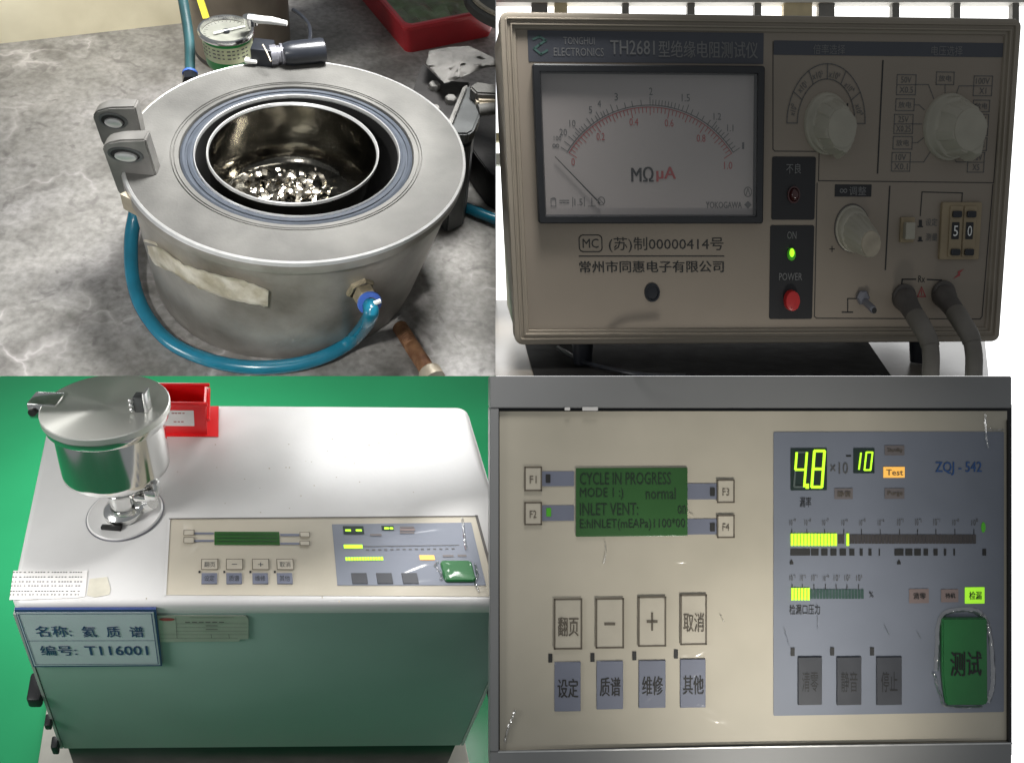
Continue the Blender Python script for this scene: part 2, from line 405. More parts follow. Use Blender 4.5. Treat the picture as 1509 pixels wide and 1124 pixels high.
def flush_texts():
    obs = []
    for t in TEXTS:
        c = bpy.data.curves.new('t', 'FONT'); c.body = t[1]; c.resolution_u = 2
        o = bpy.data.objects.new('t', c); COL.objects.link(o); obs.append(o)
    bpy.context.view_layer.update(); dg = bpy.context.evaluated_depsgraph_get()
    mesh = [bpy.data.meshes.new_from_object(o.evaluated_get(dg)) for o in obs]
    for o in obs:
        c = o.data; bpy.data.objects.remove(o); bpy.data.curves.remove(c)
    for t, me in zip(TEXTS, mesh):
        face, s, u0, v0, u1, v1, d, m, parent, bold, rot, name = t
        bm = bmesh.new(); bm.from_mesh(me); bpy.data.meshes.remove(me)
        xs = [v.co.x for v in bm.verts]; ys = [v.co.y for v in bm.verts]
        a0, a1, b0, b1 = min(xs), max(xs), min(ys), max(ys)
        kx = (u1 - u0) / max(1e-6, a1 - a0); ky = (v1 - v0) / max(1e-6, b1 - b0)
        um, vm = (u0 + u1) / 2, (v0 + v1) / 2; cr, sr = math.cos(rot), math.sin(rot)
        if bold:
            vs = bm.verts[:]; fs = bm.faces[:]; dd = {v: bm.verts.new(v.co + Vector((bold * 2.2, 0, .00025))) for v in vs}
            for f in fs: bm.faces.new([dd[v] for v in f.verts])
        for v in bm.verts:
            x = (v.co.x - (a0 + a1) / 2) * kx; y = (v.co.y - (b0 + b1) / 2) * ky
            v.co = face.W(um + x * cr - y * sr, vm + x * sr + y * cr, d + v.co.z)
        emit(name, bm, m, parent, smooth=0, flat=True)

# ================================================================== 1. workbench corner: steel vessel on stained concrete
n1 = Vector((.11773, -.74643, .65496)).normalized()
a1 = (Vector((1, 0, 0)) - n1.x * n1).normalized(); b1 = n1.cross(a1)
H1 = .235
G = Frame(Vector((-.3142, 0, .3396)) - H1 * n1, a1, b1, n1)
def gp(px, py, c=0): return G.hit(px, py, 'c', c)          # local
def gw(px, py, c=0): return G.W(*gp(px, py, c))            # world
bm = bmesh.new()
top = [gw(*p) for p in ((-160, -140), (740, -140), (740, 600), (-160, 600))]
prism(top, [p - n1 * .02 for p in top], bm)
emit('workshop_floor', bm, 'concrete', kind='structure', smooth=0, clip=TLC)
bm = bmesh.new()
wl, wr = gw(-170, 84), gw(300, 31)
tt = (wr - wl).normalized(); back = (b1 - b1.dot(tt) * tt).normalized()
prism([wl, wr, wr + n1 * .34, wl + n1 * .34], [p + back * .03 for p in (wl, wr, wr + n1 * .34, wl + n1 * .34)], bm)
emit('wall', bm, 'beige', kind='structure', smooth=0)

# ---- steel vessel
SK = -.030
def skew(p): return G.W(p.x + SK * (1 - p.z / H1), p.y, p.z)
vessel = thing('steel_vessel', 'round thick-walled steel vessel with clamp lugs standing on stained concrete', 'vessel', G.o)
body_prof = [(.10, .0), (.203, .0), (.206, .003), (.210, .02), (.2385, .205), (.241, .214), (.2465, .2165), (.2475, .228), (.2455, .2335), (.243, H1)]
bm_body = lathe(body_prof + [(.1830, H1)], 128, f=skew)
bm_body.normal_update(); BV = BVHTree.FromBMesh(bm_body)
emit('body', bm_body, 'steel_side', vessel, smooth=30)
fl = emit('flange', lathe([(.2435, H1 - .0005), (.2425, H1 + .0012), (.1812, H1 + .0012), (.1806, H1 - .001), (.1796, H1 - .001), (.1790, H1 + .001),
     (.1770, H1 + .001), (.1764, H1 - .001), (.1756, H1 - .001), (.1750, H1 + .0008), (.1690, H1 + .0008), (.1680, H1 - .004), (.1680, H1 - .012)], 128, f=skew), 'steel', vessel, smooth=30)
emit('rim_edge', lathe([(.2476, H1 - .0045), (.2462, H1 + .0005), (.2434, H1 + .0020), (.2424, H1 + .0012), (.2440, H1 - .002)], 128, close=True, f=skew), 'bright', vessel)
emit('gasket', lathe([(.1678, H1 - .010), (.1672, H1 - .003), (.164, H1 - .0005), (.1605, H1 - .002), (.160, H1 - .004), (.1575, H1 - .004), (.157, H1 - .002), (.153, H1 - .0008), (.1495, H1 - .003), (.149, H1 - .010)], 128, f=skew), 'gasket', vessel)
emit('inner_lip', lathe([(.1492, H1 - .010), (.1488, H1 - .001), (.1481, H1 + .0002), (.1471, H1 - .0006), (.1460, H1 - .006)], 128, f=skew), 'bright', vessel)
emit('gap', lathe([(.1461, H1 - .005), (.1452, .06), (.1, .06)], 128, f=skew), 'black', vessel)
cup = emit('inner_cup', lathe([(.1240, H1 - .004), (.1232, H1 - .001), (.1200, H1 - .004), (.1192, H1 - .02), (.1175, .172), (.1150, .168), (.1145, .150), (.1120, .140), (.106, .134), (.09, .132), (0, .131)], 128, f=lambda p: skew(p) - a1 * .007), 'cup', vessel)
emit('cup_rim', lathe([(.1244, H1 - .004), (.1240, H1 + .0005), (.1230, H1 + .0014), (.1220, H1 + .0006), (.1202, H1 - .005)], 128, f=lambda p: skew(p) - a1 * .007), 'bright', cup)
# lifting-lug plates on the left, each with a bolt in its hole
def lug(px_poly, anchor, thick, hole, label):
    P0 = gw(*anchor, H1 - .01)
    fr = Frame(P0, a1, b1, n1); f = Face(fr, 'b', 0)
    bm = bmesh.new()
    uv = [f.L(*p) for p in px_poly]
    prism([f.W(u, v, 0) for u, v in uv], [f.W(u, v, -thick) for u, v in uv], bm)
    bmesh.ops.recalc_face_normals(bm, faces=bm.faces)
    bmesh.ops.bevel(bm, geom=bm.edges[:], offset=.0022, segments=2, affect='EDGES')
    lg = emit('lug', bm, 'lug', vessel, label=label)
    x, y, rx, ry = hole
    emit('hole_rim', disc(f, x, y, rx, ry, [(1.28, .0), (1.22, .0022), (1.05, .0022), (1.0, -.002)]), 'plate', lg)
    emit('hole', disc(f, x, y, rx, ry, [(1.02, .0009), (0, .0009)]), 'black', lg)
    emit('bolt_end', disc(f, x + 1, y + 2, rx * .80, ry * .74, [(1, .001), (.95, .004), (.6, .005), (0, .0055)]), 'bright', lg)
lug([(136, 172), (142, 164), (160, 159), (199, 158), (204, 178), (209, 203), (206, 216), (160, 224), (150, 212)], (206, 212), .022, (167, 178, 16, 10), 'rear lug plate with a bright bolt end')
lug([(150, 219), (158, 211), (178, 207), (214, 206), (220, 225), (232, 264), (228, 276), (184, 292), (174, 285), (160, 246)], (226, 268), .024, (185, 228, 19, 9.5), 'front lug plate with a bright bolt end')
bm = bmesh.new()
seat = [gw(*p, H1 - .012) for p in ((178, 291), (236, 264), (250, 282), (205, 305))]
prism([p + n1 * .006 for p in seat], [p - n1 * .02 for p in seat], bm); emit('lug_seat', bm, 'tan', vessel)

def onbody(px, py):
    h, nn, i, d = BV.ray_cast(CAM, ray(px, py).normalized())
    return (h, nn if nn.dot(ray(px, py)) < 0 else -nn) if h else (None, None)
def drape(topl, botl, off, rows=5, cols=26, rough=.0012, seed=0):
    bm = bmesh.new(); T = catmull([(x, y, 0) for x, y in topl], 8); B = catmull([(x, y, 0) for x, y in botl], 8); g = []
    for j in range(rows + 1):
        row = []
        for i in range(cols + 1):
            t = T[round(i / cols * (len(T) - 1))]; b = B[round(i / cols * (len(B) - 1))]; p = t.lerp(b, j / rows)
            h, nn = onbody(p.x, p.y)
            k = noise.noise(Vector((p.x * .09, p.y * .14, seed))) + .6 * noise.noise(Vector((p.x * .25, p.y * .3, seed)))
            row.append(bm.verts.new(h + nn * (off + rough * k)))
        g.append(row)
    for j in range(rows):
        for i in range(cols): bm.faces.new((g[j][i], g[j][i + 1], g[j + 1][i + 1], g[j + 1][i]))
    r = bmesh.ops.solidify(bm, geom=bm.faces[:], thickness=.0012); return bm
emit('torn_label', drape([(222, 360), (244, 362), (262, 376), (282, 388), (312, 396), (350, 405), (378, 414), (397, 423)],
                         [(232, 388), (246, 393), (266, 402), (290, 417), (320, 430), (345, 437), (372, 443), (396, 446)], .0065, rough=.0030), 'foil', vessel, smooth=60)
emit('paint_strip', drape([(198, 345), (206, 350), (214, 354), (224, 358)] if False else [(214, 352), (220, 353), (226, 355), (234, 358)], [(214, 356), (220, 357), (226, 359), (234, 362)], .002, 2, 6), 'foil', vessel)
# hose fitting on the side
hf, nf = onbody(530, 424)
fdir = (CAM + ray(546, 452) * (hf.y - .045 - CAM.y) - hf).normalized()
fit = emit('hose_fitting', lathe([(0, -.006), (.021, -.006), (.021, .004), (.018, .006)], 6, f=axis_map(hf, nf)), 'brass', vessel, smooth=20)
emit('nut', lathe([(.016, 0), (.0175, .002), (.0175, .022), (.014, .026), (.0, .026)], 6, f=axis_map(hf + nf * .006 + Vector((.004, 0, -.004)), fdir)), 'brass', fit, smooth=20)

# swarf in the cup
bm = bmesh.new(); rnd = random.Random(3)
cfl = .1325
for k in range(330):
    px, py = rnd.gauss(414, 38), 301 - abs(rnd.gauss(0, 20))
    q = gp(px, py, cfl)
    rad = math.hypot(q.x + .01, q.y)
    if rad > .100: continue
    z = cfl + rnd.random() * .012
    s = rnd.choice((.003, .004, .0055, .0075, .012)); a = rnd.random() * 6.28; tl = rnd.uniform(-.7, .7)
    d1 = Vector((math.cos(a), math.sin(a), tl)).normalized(); d2 = Vector((-math.sin(a), math.cos(a), rnd.uniform(-.5, .5))).normalized(); d3 = d1.cross(d2)
    P = []
    for i in range(4):
        cv = (i - 1.5) / 1.5
        for sgn in (-1, 1): P.append(bm.verts.new(G.W(*(Vector((q.x, q.y, z)) + d1 * cv * s + d2 * sgn * s * .35 + d3 * s * .5 * (1 - cv * cv)))))
    for i in range(3): bm.faces.new((P[2 * i], P[2 * i + 1], P[2 * i + 3], P[2 * i + 2]))
sw = emit('metal_shavings', bm, 'chip', label='bright curled metal shavings lying inside the vessel cup', cat='shavings', kind='stuff', smooth=50, flat=True)

# ---- hoses
hp = [(206, 296, .10), (198, 322, .075), (193, 360, .05), (196, 412, .026), (213, 460, .016), (252, 505, .013), (310, 531, .0125), (370, 541, .0125), (430, 538, .0135), (480, 524, .020), (520, 500, .036)]
fe = hf + nf * .006 + Vector((.004, 0, -.004))
fend = fe + fdir * .028
pts = [gw(x, y, c) for x, y, c in hp] + [CAM + ray(545, 467) * (fend.y - .004 - CAM.y), fend]
hose = thing('blue_hose', 'glossy blue hose looping round the front of the steel vessel', 'hose', gw(310, 531))
emit('tube', tube(catmull(pts, 8), .0108, 16), 'hose', hose)
end = pts[-1]
emit('collar', lathe([(.0105, -.004), (.0165, -.003), (.0175, 0), (.0165, .003), (.0105, .004)], 24, f=axis_map(end, fdir)), 'collar', hose)
emit('collar_tab', tube([end + Vector((.008, -.014, -.002)), end + Vector((.017, -.012, .002))], .0032, 8), 'white', hose)
bm = tube(catmull([gw(655, 290, .03), gw(680, 303, .013), (gw(706, 314, .0125)), gw(735, 325, .0125), gw(770, 338, .0125)], 6), .0098, 16)
emit('blue_hose', bm, 'hose', label='straight blue hose end running off right of the vessel over the floor', cat='hose', clip=TLC)
hz = thing('blue_hose', 'dusty upright teal hose standing behind the vessel left of the pressure gauge', 'hose', gw(280, 118, .10))
pA, pB, pC = gw(280, 109, .19), gw(279, 62, .21), gw(272, 14, .24)
emit('tube', tube(catmull([pA, pB, pC, gw(266, -16, .26)], 8), [.0085] * 25, 14), 'hose_dark', hz)
emit('collar', lathe([(.008, -.002), (.0125, -.002), (.0125, .002), (.008, .002)], 20, f=axis_map(pA, pB - pA)), 'collar', hz)
emit('fitting', lathe([(0, -.016), (.0125, -.016), (.0125, -.002), (0, -.002)], 6, f=axis_map(pA, pB - pA)), 'blackpl', hz, smooth=20)

# ---- pot behind
pb = gw(359, 76)
pot = thing('steel_pot', 'tall brown-stained steel pot standing behind the pressure gauge', 'pot', pb)
emit('body', lathe([(0, 0), (.094, 0), (.097, .004), (.0975, .30), (.0985, .303), (.0945, .303), (.094, .02), (0, .02)], 64, f=axis_map(pb, n1, a1)), 'pot', pot)
emit('base_ring', lathe([(.0972, .006), (.0985, .008), (.0985, .014), (.0972, .016)], 64, f=axis_map(pb, n1, a1)), 'iron', pot)
# yellow tape strip hanging on the pot
def onray(px, py, Y): r = ray(px, py); return CAM + r * (Y - CAM.y)
pg = gw(333, 83, .12); Yg = pg.y - .045
ys = [onray(x, y, Yg) for x, y in ((284, -18), (294, -18), (308, 27), (299, 28))]
emit('yellow_strip', prism(ys, [p + Vector((0, .004, .002)) for p in ys]), 'yellow', label='bright yellow plastic strip leaning on the steel pot', cat='strip', smooth=0)
# ---- pressure gauge
gg = thing('pressure_gauge', 'round pressure gauge with chrome bezel and green and cream label behind vessel', 'gauge', gw(333, 92, .12))
dpt = lambda P: (P.y - CAM.y) / F
gtop = onray(333, 44, .16); rg = 41 * dpt(gtop)
ax = (n1 + Vector((-.02, 0, 0))).normalized(); am = axis_map(gtop, ax)
emit('case', lathe([(0, -.058), (rg * .80, -.058), (rg * .84, -.054), (rg * .87, -.007), (rg * .6, -.0065), (0, -.0065)], 48, f=am), 'green', gg)
emit('label_band', lathe([(rg * .858, -.040), (rg * .872, -.040), (rg * .885, -.012), (rg * .872, -.012)], 48, f=am), 'cream_label', gg)
lb = bmesh.new()
for r_ in range(3):
    for k in range(11):
        a = R(215 + k * 11.5); z = -.018 - r_ * .0065
        x0 = Vector((math.cos(a), math.sin(a), 0)); 
        q = [Vector((math.cos(a + da), math.sin(a + da), 0)) * rg * .889 + Vector((0, 0, z + dz)) for da, dz in ((-.07, 0), (.07 - .03 * (k % 3), 0), (.07 - .03 * (k % 3), .0022), (-.07, .0022))]
        lb.faces.new([lb.verts.new(am(p)) for p in q])
emit('label_print', lb, 'inkgrey', gg, smooth=0, flat=True, kind='stuff')
emit('bezel', lathe([(rg * .90, -.005), (rg * .985, -.0045), (rg, -.001), (rg * .97, .0025), (rg * .89, .0025), (rg * .855, -.0035)], 64, f=am), 'chrome', gg)
dl = emit('dial', lathe([(rg * .86, -.0045), (0, -.0045)], 48, f=am), 'dial', gg)
tk = bmesh.new()
for k in range(25):
    a = R(-220 + k * 260 / 24) + math.pi; r0 = rg * (.66 if k % 4 == 0 else .72)
    d = Vector((math.cos(a), math.sin(a), 0)); t = Vector((-d.y, d.x, 0)) * .0006
    tk.faces.new([tk.verts.new(am(p)) for p in (d * r0 - t + Vector((0, 0, -.004)), d * rg * .80 - t + Vector((0, 0, -.004)), d * rg * .80 + t + Vector((0, 0, -.004)), d * r0 + t + Vector((0, 0, -.004)))])
emit('scale_marks', tk, 'ink', dl, smooth=0, flat=True, kind='stuff')
emit('needle', tube([am(Vector((-rg * .38, -rg * .28, -.0015))), am(Vector((rg * .60, rg * .42, -.0015)))], [.0022, .0010], 8), 'white', dl)
emit('hub', lathe([(.006, -.0043), (.006, -.001), (0, 0)], 20, f=am), 'blackpl', dl)
emit('glass', lathe([(rg * .87, .0025), (rg * .5, .0035), (0, .004)], 48, f=am), 'glass', gg)
emit('stem', tube([am(Vector((0, 0, -.058))), am(Vector((.004, -.01, -.11)))], .012, 12), 'tan', gg)
# ---- white lever
lv = thing('white_lever', 'slim white plastic lever sticking out right of the pressure gauge', 'lever', onray(375, 28, .14))
emit('arm', tube([onray(x, y, .14) for x, y in ((366, 27), (380, 29), (402, 31), (423, 35))], [.0062, .0064, .006, .0042], 12), 'white', lv)
emit('pivot', lathe([(0, -.008), (.012, -.008), (.012, .004), (.006, .006), (0, .006)], 20, f=axis_map(onray(369, 28, .145), ax)), 'chrome', lv)
# ---- black cylinder connector
cn = thing('black_connector', 'black cylindrical plug with grey collar lying behind the vessel rim', 'connector', gw(445, 90, .15))
q0, q1 = onray(418, 80, .13), onray(478, 74, .15)
axc = (q1 - q0).normalized(); rc = 17.5 * dpt(q0)
emit('body', lathe([(0, 0), (rc * .86, 0), (rc * .92, .004), (rc, .012), (rc * 1.02, (q1 - q0).length - .004), (rc * .97, (q1 - q0).length), (0, (q1 - q0).length)], 40, f=axis_map(q0, axc)), 'blackpl', cn)
q2 = onray(398, 82, .13)
emit('collar', lathe([(0, 0), (rc * .84, 0), (rc * .84, .010), (rc * .74, .011), (rc * .74, .016), (rc * .88, .017), (rc * .88, .026), (0, .026)], 40, f=axis_map(q2, axc)), 'darkmetal', cn)
q3 = onray(374, 82, .13)
emit('bracket', xf(bbox(-.014, -.016, -.018, .020, .02, .018, .003), axis_map(q3 + axc * .012, n1, a1)), 'blackpl', cn)
emit('clip_wire', tube([onray(x, y, .10) for x, y in ((387, 66), (393, 77), (399, 91))], .0013, 8), 'tan', cn)
emit('mount_foot', xf(bbox(-.010, -.006, -.003, .010, .006, .003, .002), axis_map(onray(370, 89.5, .125), n1, a1)), 'white', cn)
emit('black_cable', tube(catmull([onray(432, 15, .22), onray(443, 23, .21), onray(454, 36, .20), onray(457, 50, .18), onray(455, 66, .16)], 8), .0036, 10), 'blackpl',
     label='thin black cable curving down from the pot to the black connector', cat='cable')

# ---- red tray with sludge
c0 = gp(597, 83); cl = gp(528, 0); cr_ = gp(722, 53)
e1 = Vector((cl.x - c0.x, cl.y - c0.y, 0)); e2 = Vector((cr_.x - c0.x, cr_.y - c0.y, 0)); l1 = e1.length * 1.35; l2 = e2.length * 1.05
e1.normalize(); e2 = (e2 - e2.dot(e1) * e1 * .5).normalized()
tray = thing('red_tray', 'open red plastic tray of green-brown sludge at the back', 'tray', G.W(*c0))
def trp(s, t, c): return G.W(*(Vector((c0.x, c0.y, 0)) + e1 * s + e2 * t + Vector((0, 0, c))))
def tring(ins, c, k=6):
    out = []; r = .016
    for (cs, ct, a0) in ((l1 - ins - r, l2 - ins - r, 0), (ins + r, l2 - ins - r, 90), (ins + r, ins + r, 180), (l1 - ins - r, ins + r, 270)):
        for i in range(k + 1):
            a = R(a0 + 90 * i / k); out.append(trp(cs + r * math.cos(a), ct + r * math.sin(a), c))
    return out
bm = bmesh.new(); loops = [[bm.verts.new(p) for p in tring(i, c)] for i, c in ((.008, 0), (-.002, .060), (-.008, .061), (-.0085, .069), (-.004, .0715), (.004, .070), (.007, .066), (.016, .012))]
for A, B in zip(loops, loops[1:]):
    for i in range(len(A)): bm.faces.new((A[i], A[(i + 1) % len(A)], B[(i + 1) % len(A)], B[i]))
bm.faces.new(loops[0][::-1]); bm.faces.new(loops[-1])
emit('shell', bm, 'red', tray, clip=TLC)
bm = bmesh.new(); nx = 26; g = []
for i in range(nx + 1):
    g.append([bm.verts.new(trp(.013 + (l1 - .026) * i / nx, .013 + (l2 - .026) * j / nx, .038 + .007 * noise.noise(Vector((i * .35, j * .35, 2))) + .004 * noise.noise(Vector((i * .9, j * .9, 5))))) for j in range(nx + 1)])
for i in range(nx):
    for j in range(nx): bm.faces.new((g[i][j], g[i + 1][j], g[i + 1][j + 1], g[i][j + 1]))
emit('sludge', bm, 'muck', label='lumpy green and brown sludge lying in the red tray', cat='sludge', kind='stuff', clip=TLC, flat=True)
# ---- round steel plate, top right
pc = gp(772, -6, .16)
disc_c = G.W(*pc)
rp = (gw(689, 0, .16) - disc_c).length
dk = thing('steel_disc', 'large grey round steel disc overlapping the right end of the red tray', 'disc', disc_c)
for nm, pr, mm in (('plate', [(0, -.02), (rp, -.02), (rp + .001, -.004), (rp - .003, 0), (0, .001)], 'steel'), ('rim', [(rp * .86, .0008), (rp * .865, .006), (rp * .93, .0065), (rp * .94, .001)], 'tan')):
    emit(nm, lathe(pr, 72, f=axis_map(disc_c, n1, a1)), mm, dk, clip=TLC)
# ---- cloth and black iron fixture
def pprism(poly, ct, cb, grow=1.0, bev=.002, clip=TLC, jag=0):
    T = [gw(x, y, ct) for x, y in poly]; ctr = sum(T, Vector()) / len(T)
    B = [ctr + (p - ctr) * grow - n1 * (ct - cb) for p in T]
    bm = prism(T, B)
    if bev:
        bmesh.ops.recalc_face_normals(bm, faces=bm.faces); bmesh.ops.bevel(bm, geom=bm.edges[:], offset=bev, segments=2, affect='EDGES', clamp_overlap=True)
    return bm
fx = thing('iron_fixture', 'black oily iron clamp fixture with steel plates right of the vessel', 'fixture', gw(680, 230))
emit('block', pprism([(623, 92), (650, 118), (693, 121), (680, 160), (664, 200), (647, 206), (626, 178), (604, 148), (612, 122)], .185, .0), 'iron', fx, clip=TLC)
emit('side_block', pprism([(694, 178), (712, 168), (760, 160), (760, 262), (740, 268), (722, 256), (704, 232), (692, 214)], .07, 0), 'iron', fx, clip=TLC)
emit('plate', pprism([(687, 126), (694, 128), (708, 168), (698, 192), (690, 197), (655, 197), (657, 186)], .200, .178, bev=.003), 'plate', fx, clip=TLC)
emit('plate_edge', pprism([(682, 128), (689, 124), (660, 196), (653, 197)], .212, .18, bev=.0015), 'lug', fx, clip=TLC)
emit('pale_bar', pprism([(692, 127), (702, 120), (760, 128), (760, 140), (702, 137)], .222, .20, bev=.003), 'steel', fx, clip=TLC)
emit('tan_bar', pprism([(699, 140), (760, 132), (760, 150), (704, 150)], .212, .19, bev=.004), 'tan', fx, clip=TLC)
emit('round_bar', tube([gw(704, 163, .20), gw(765, 157, .20)], .0105, 18), 'steel', fx, clip=TLC)
emit('foot', pprism([(645, 203), (700, 190), (694, 212), (668, 222)], .175, .0, bev=.003), 'plate', fx, clip=TLC)
for x, y in ((640, 130), (664, 150), (640, 165)): emit('bolt_head', lathe([(.010, -.002), (.010, .008), (.008, .010), (0, .010)], 6, f=axis_map(gw(x, y, .186), n1)), 'lug', fx, smooth=20)
bm = bmesh.new(); poly = [(633, 75), (660, 70), (690, 68), (708, 76), (742, 92), (742, 97), (712, 101), (690, 110), (672, 118), (655, 123), (642, 108), (628, 94)]
ctr = Vector((680, 93, 0)); rings = []
for k in range(9):
    t = 1 - k / 8; row = []
    for i in range(60):
        f_ = i / 60 * len(poly); p = Vector((*poly[int(f_)], 0)).lerp(Vector((*poly[(int(f_) + 1) % len(poly)], 0)), f_ % 1)
        p = ctr.lerp(p, t); hgt = .222 + .007 * noise.noise(Vector((p.x * .06, p.y * .10, 1))) + .0035 * noise.noise(Vector((p.x * .15, p.y * .2, 3))) - .006 * t ** 4
        row.append(bm.verts.new(gw(p.x, p.y, hgt)) if t > 0 else None)
    if t == 0: row = [bm.verts.new(gw(ctr.x, ctr.y, .228))] * 60
    rings.append(row)
for A, B in zip(rings, rings[1:]):
    for i in range(60):
        j = (i + 1) % 60
        if B[i] is B[j]: bm.faces.new((A[i], A[j], B[i]))
        else: bm.faces.new((A[i], A[j], B[j], B[i]))
bmesh.ops.solidify(bm, geom=bm.faces[:], thickness=.004)
emit('grey_rag', bm, 'rag', label='crumpled grey rag lying on the black iron fixture', cat='rag', clip=TLC, smooth=60)
# ---- rusty bolt
bt = thing('rusty_bolt', 'short rusty brown bolt lying on the floor at lower right', 'bolt', gw(610, 515))
rb = .0122; A_, B_ = gw(588, 480, rb), gw(638, 558, rb); dv = (B_ - A_)
bm = lathe([(0, 0), (rb * .85, 0), (rb, .003)] + [(rb * (1.0 if i % 2 else .93), .004 + i * .0021) for i in range(22)] + [(rb, .055), (rb * 1.02, dv.length), (0, dv.length)], 24, f=axis_map(A_, dv))
emit('shank', bm, 'rust', bt, clip=TLC)
emit('head', lathe([(0, 0), (.016, 0), (.018, .003), (.018, .02), (0, .02)], 24, f=axis_map(B_ - dv.normalized() * .016 + n1 * .002, dv)), 'tan', bt, clip=TLC, smooth=20)

# ================================================================== 2. insulation tester in front of a bright window
ex2, ey2, ez2 = Vector((.9983, .0569, .0088)), Vector((-.0575, .9726, .2251)), Vector((.0043, -.2252, .9743))
T = Frame((.3699, 0, .2884), ex2, ey2, ez2 - .0521 * ex2)
TW, TH = .7543, .4731
tf = Face(T, 'b', 0); pf = Face(T, 'b', .007)       # bezel plane and recessed panel plane
zt = -TH / 2 - .040                                 # table level in tester coordinates
ta = [T.hit(x, y, 'c', zt) for x, y in ((730, 556), (1700, 556))]
y0t = min(p.y for p in ta) - .004
tl = Vector((T.hit(730, 554, 'c', zt)))
bm = bmesh.new()
quad = [T.W(*T.hit(720, 600, 'c', zt)), T.W(*T.hit(1462, 600, 'c', zt)), T.W(*T.hit(1440, 395, 'c', zt)), T.W(*T.hit(730, 395, 'c', zt))]
tn = ex2.cross(ey2).normalized()
prism(quad, [p - tn * .02 for p in quad], bm)
emit('tabletop', bm, 'table', kind='structure', smooth=0, clip=TRC)
# window behind: bright panes between bars
WY = .78
def wq(x0, y0, x1, y1, Y0, Y1):
    P = [onray(x, y, Y0) for x, y in ((x0, y0), (x1, y0), (x1, y1), (x0, y1))]
    d = Vector((0, Y1 - Y0, 0)); return prism(P, [p + d for p in P])
win = thing('window', 'bright window with dark vertical bars behind the insulation tester', 'window', onray(1120, 300, WY))
emit('pane', wq(700, -160, 1720, 1230, WY, WY + .01), 'window', win, smooth=0, clip=[lclip(731)])
for x0, x1, m_ in ((783, 807, 'bar'), (817, 836, 'bartan'), (917, 927, 'bar'), (1013, 1024, 'bar'), (1112, 1122, 'bar'), (1155, 1197, 'bartan'), (1206.5, 1230, 'bar'), (1315, 1325.5, 'bar'), (1405.6, 1415.4, 'bar'), (1492, 1502, 'bar')):
    emit('bar', wq(x0, 4, x1, 300 if x0 < 1490 else 45, WY - .03, WY - .012), m_, win, smooth=0)
emit('top_rail', wq(700, -40, 1650, 3.6, WY - .035, WY - .008), 'paleframe', win, smooth=0, clip=[lclip(731)])
emit('sash_rail', wq(700, 196, 900, 208, WY - .03, WY - .012), 'bartan', win, smooth=0, clip=[lclip(731)])
emit('sash_rail', wq(700, 226, 900, 243, WY - .03, WY - .012), 'paleframe', win, smooth=0, clip=[lclip(731)])
# small black item with an orange band, identity unclear, left of the tester
kp = T.W(*T.hit(742, 318, 'c', zt + .09))
kn = thing('black_item', 'small black item with an orange band peeking out left of the tester', 'item', kp)
emit('cap', lathe([(0, .055), (.018, .055), (.024, .048), (.025, .01), (.02, .004)], 32, f=axis_map(kp, tn)), 'blackpl', kn, clip=[lclip(730)])
emit('band', lathe([(.022, -.004), (.024, -.003), (.024, .006), (.02, .007)], 32, f=axis_map(kp, tn)), 'orange', kn, clip=[lclip(730)])
emit('post', lathe([(.014, -.12), (.014, 0)], 24, f=axis_map(kp, tn)), 'paleframe', kn, clip=[lclip(730)])

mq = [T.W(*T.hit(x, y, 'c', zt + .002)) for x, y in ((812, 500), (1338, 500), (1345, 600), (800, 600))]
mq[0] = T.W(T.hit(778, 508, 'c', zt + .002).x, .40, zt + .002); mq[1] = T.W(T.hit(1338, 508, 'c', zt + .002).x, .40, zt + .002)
emit('tester_shadow', prism(mq, [p - tn * .0015 for p in mq]), 'shadowblack', label='thin black slab painted as the shadow under the insulation tester', cat='mat', smooth=0, clip=TRC)  # added dark slab: the tester's shadow on the table put into colour
P = catmull([T.W(*T.hit(x, y, 'c', zt + .008)) for x, y in ((822, 512), (838, 522), (862, 534), (900, 544), (950, 552), (1010, 553.5))], 8)
emit('black_cable', tube(P, .0035, 10), 'blackpl', label='thin black cable curving under the front of the tester', cat='cable', clip=TRC)
tester = thing('insulation_tester', 'ivory insulation resistance tester with a needle meter and knobs, backlit by window', 'tester', T.W(0, .05, zt))
hw, hh = TW / 2, TH / 2
emit('case', loft_rect(tf, -hw, -hh, hw, hh, [(.022, -.34), (.006, -.335), (.004, -.05), (0, -.045), (0, -.004), (.0012, -.001), (.004, 0), (.0072, 0), (.0082, .0018), (.0096, .0018), (.0106, -.002),
     (.0142, -.002), (.0150, .0005), (.0168, .0005), (.0178, -.004), (.0215, -.004), (.0225, -.0072), (.030, -.0072)], .012, 6, True, False), 'ivory', tester, smooth=25)
emit('front_panel', loft_rect(tf, -hw, -hh, hw, hh, [(.0226, -.012), (.0226, -.0071), (.0236, -.007)], .018, 4, True, True), 'ivory_panel', tester, smooth=20)
for fx_ in (-.27, .27):
    for fb in (.04, .28):
        emit('foot', lathe([(0, 0), (.014, 0), (.017, .036), (0, .036)], 20, f=lambda p, fx_=fx_, fb=fb: T.W(fx_ + p.x, fb + p.y, zt + .001 + p.z)), 'blackpl', tester)
D = .0006
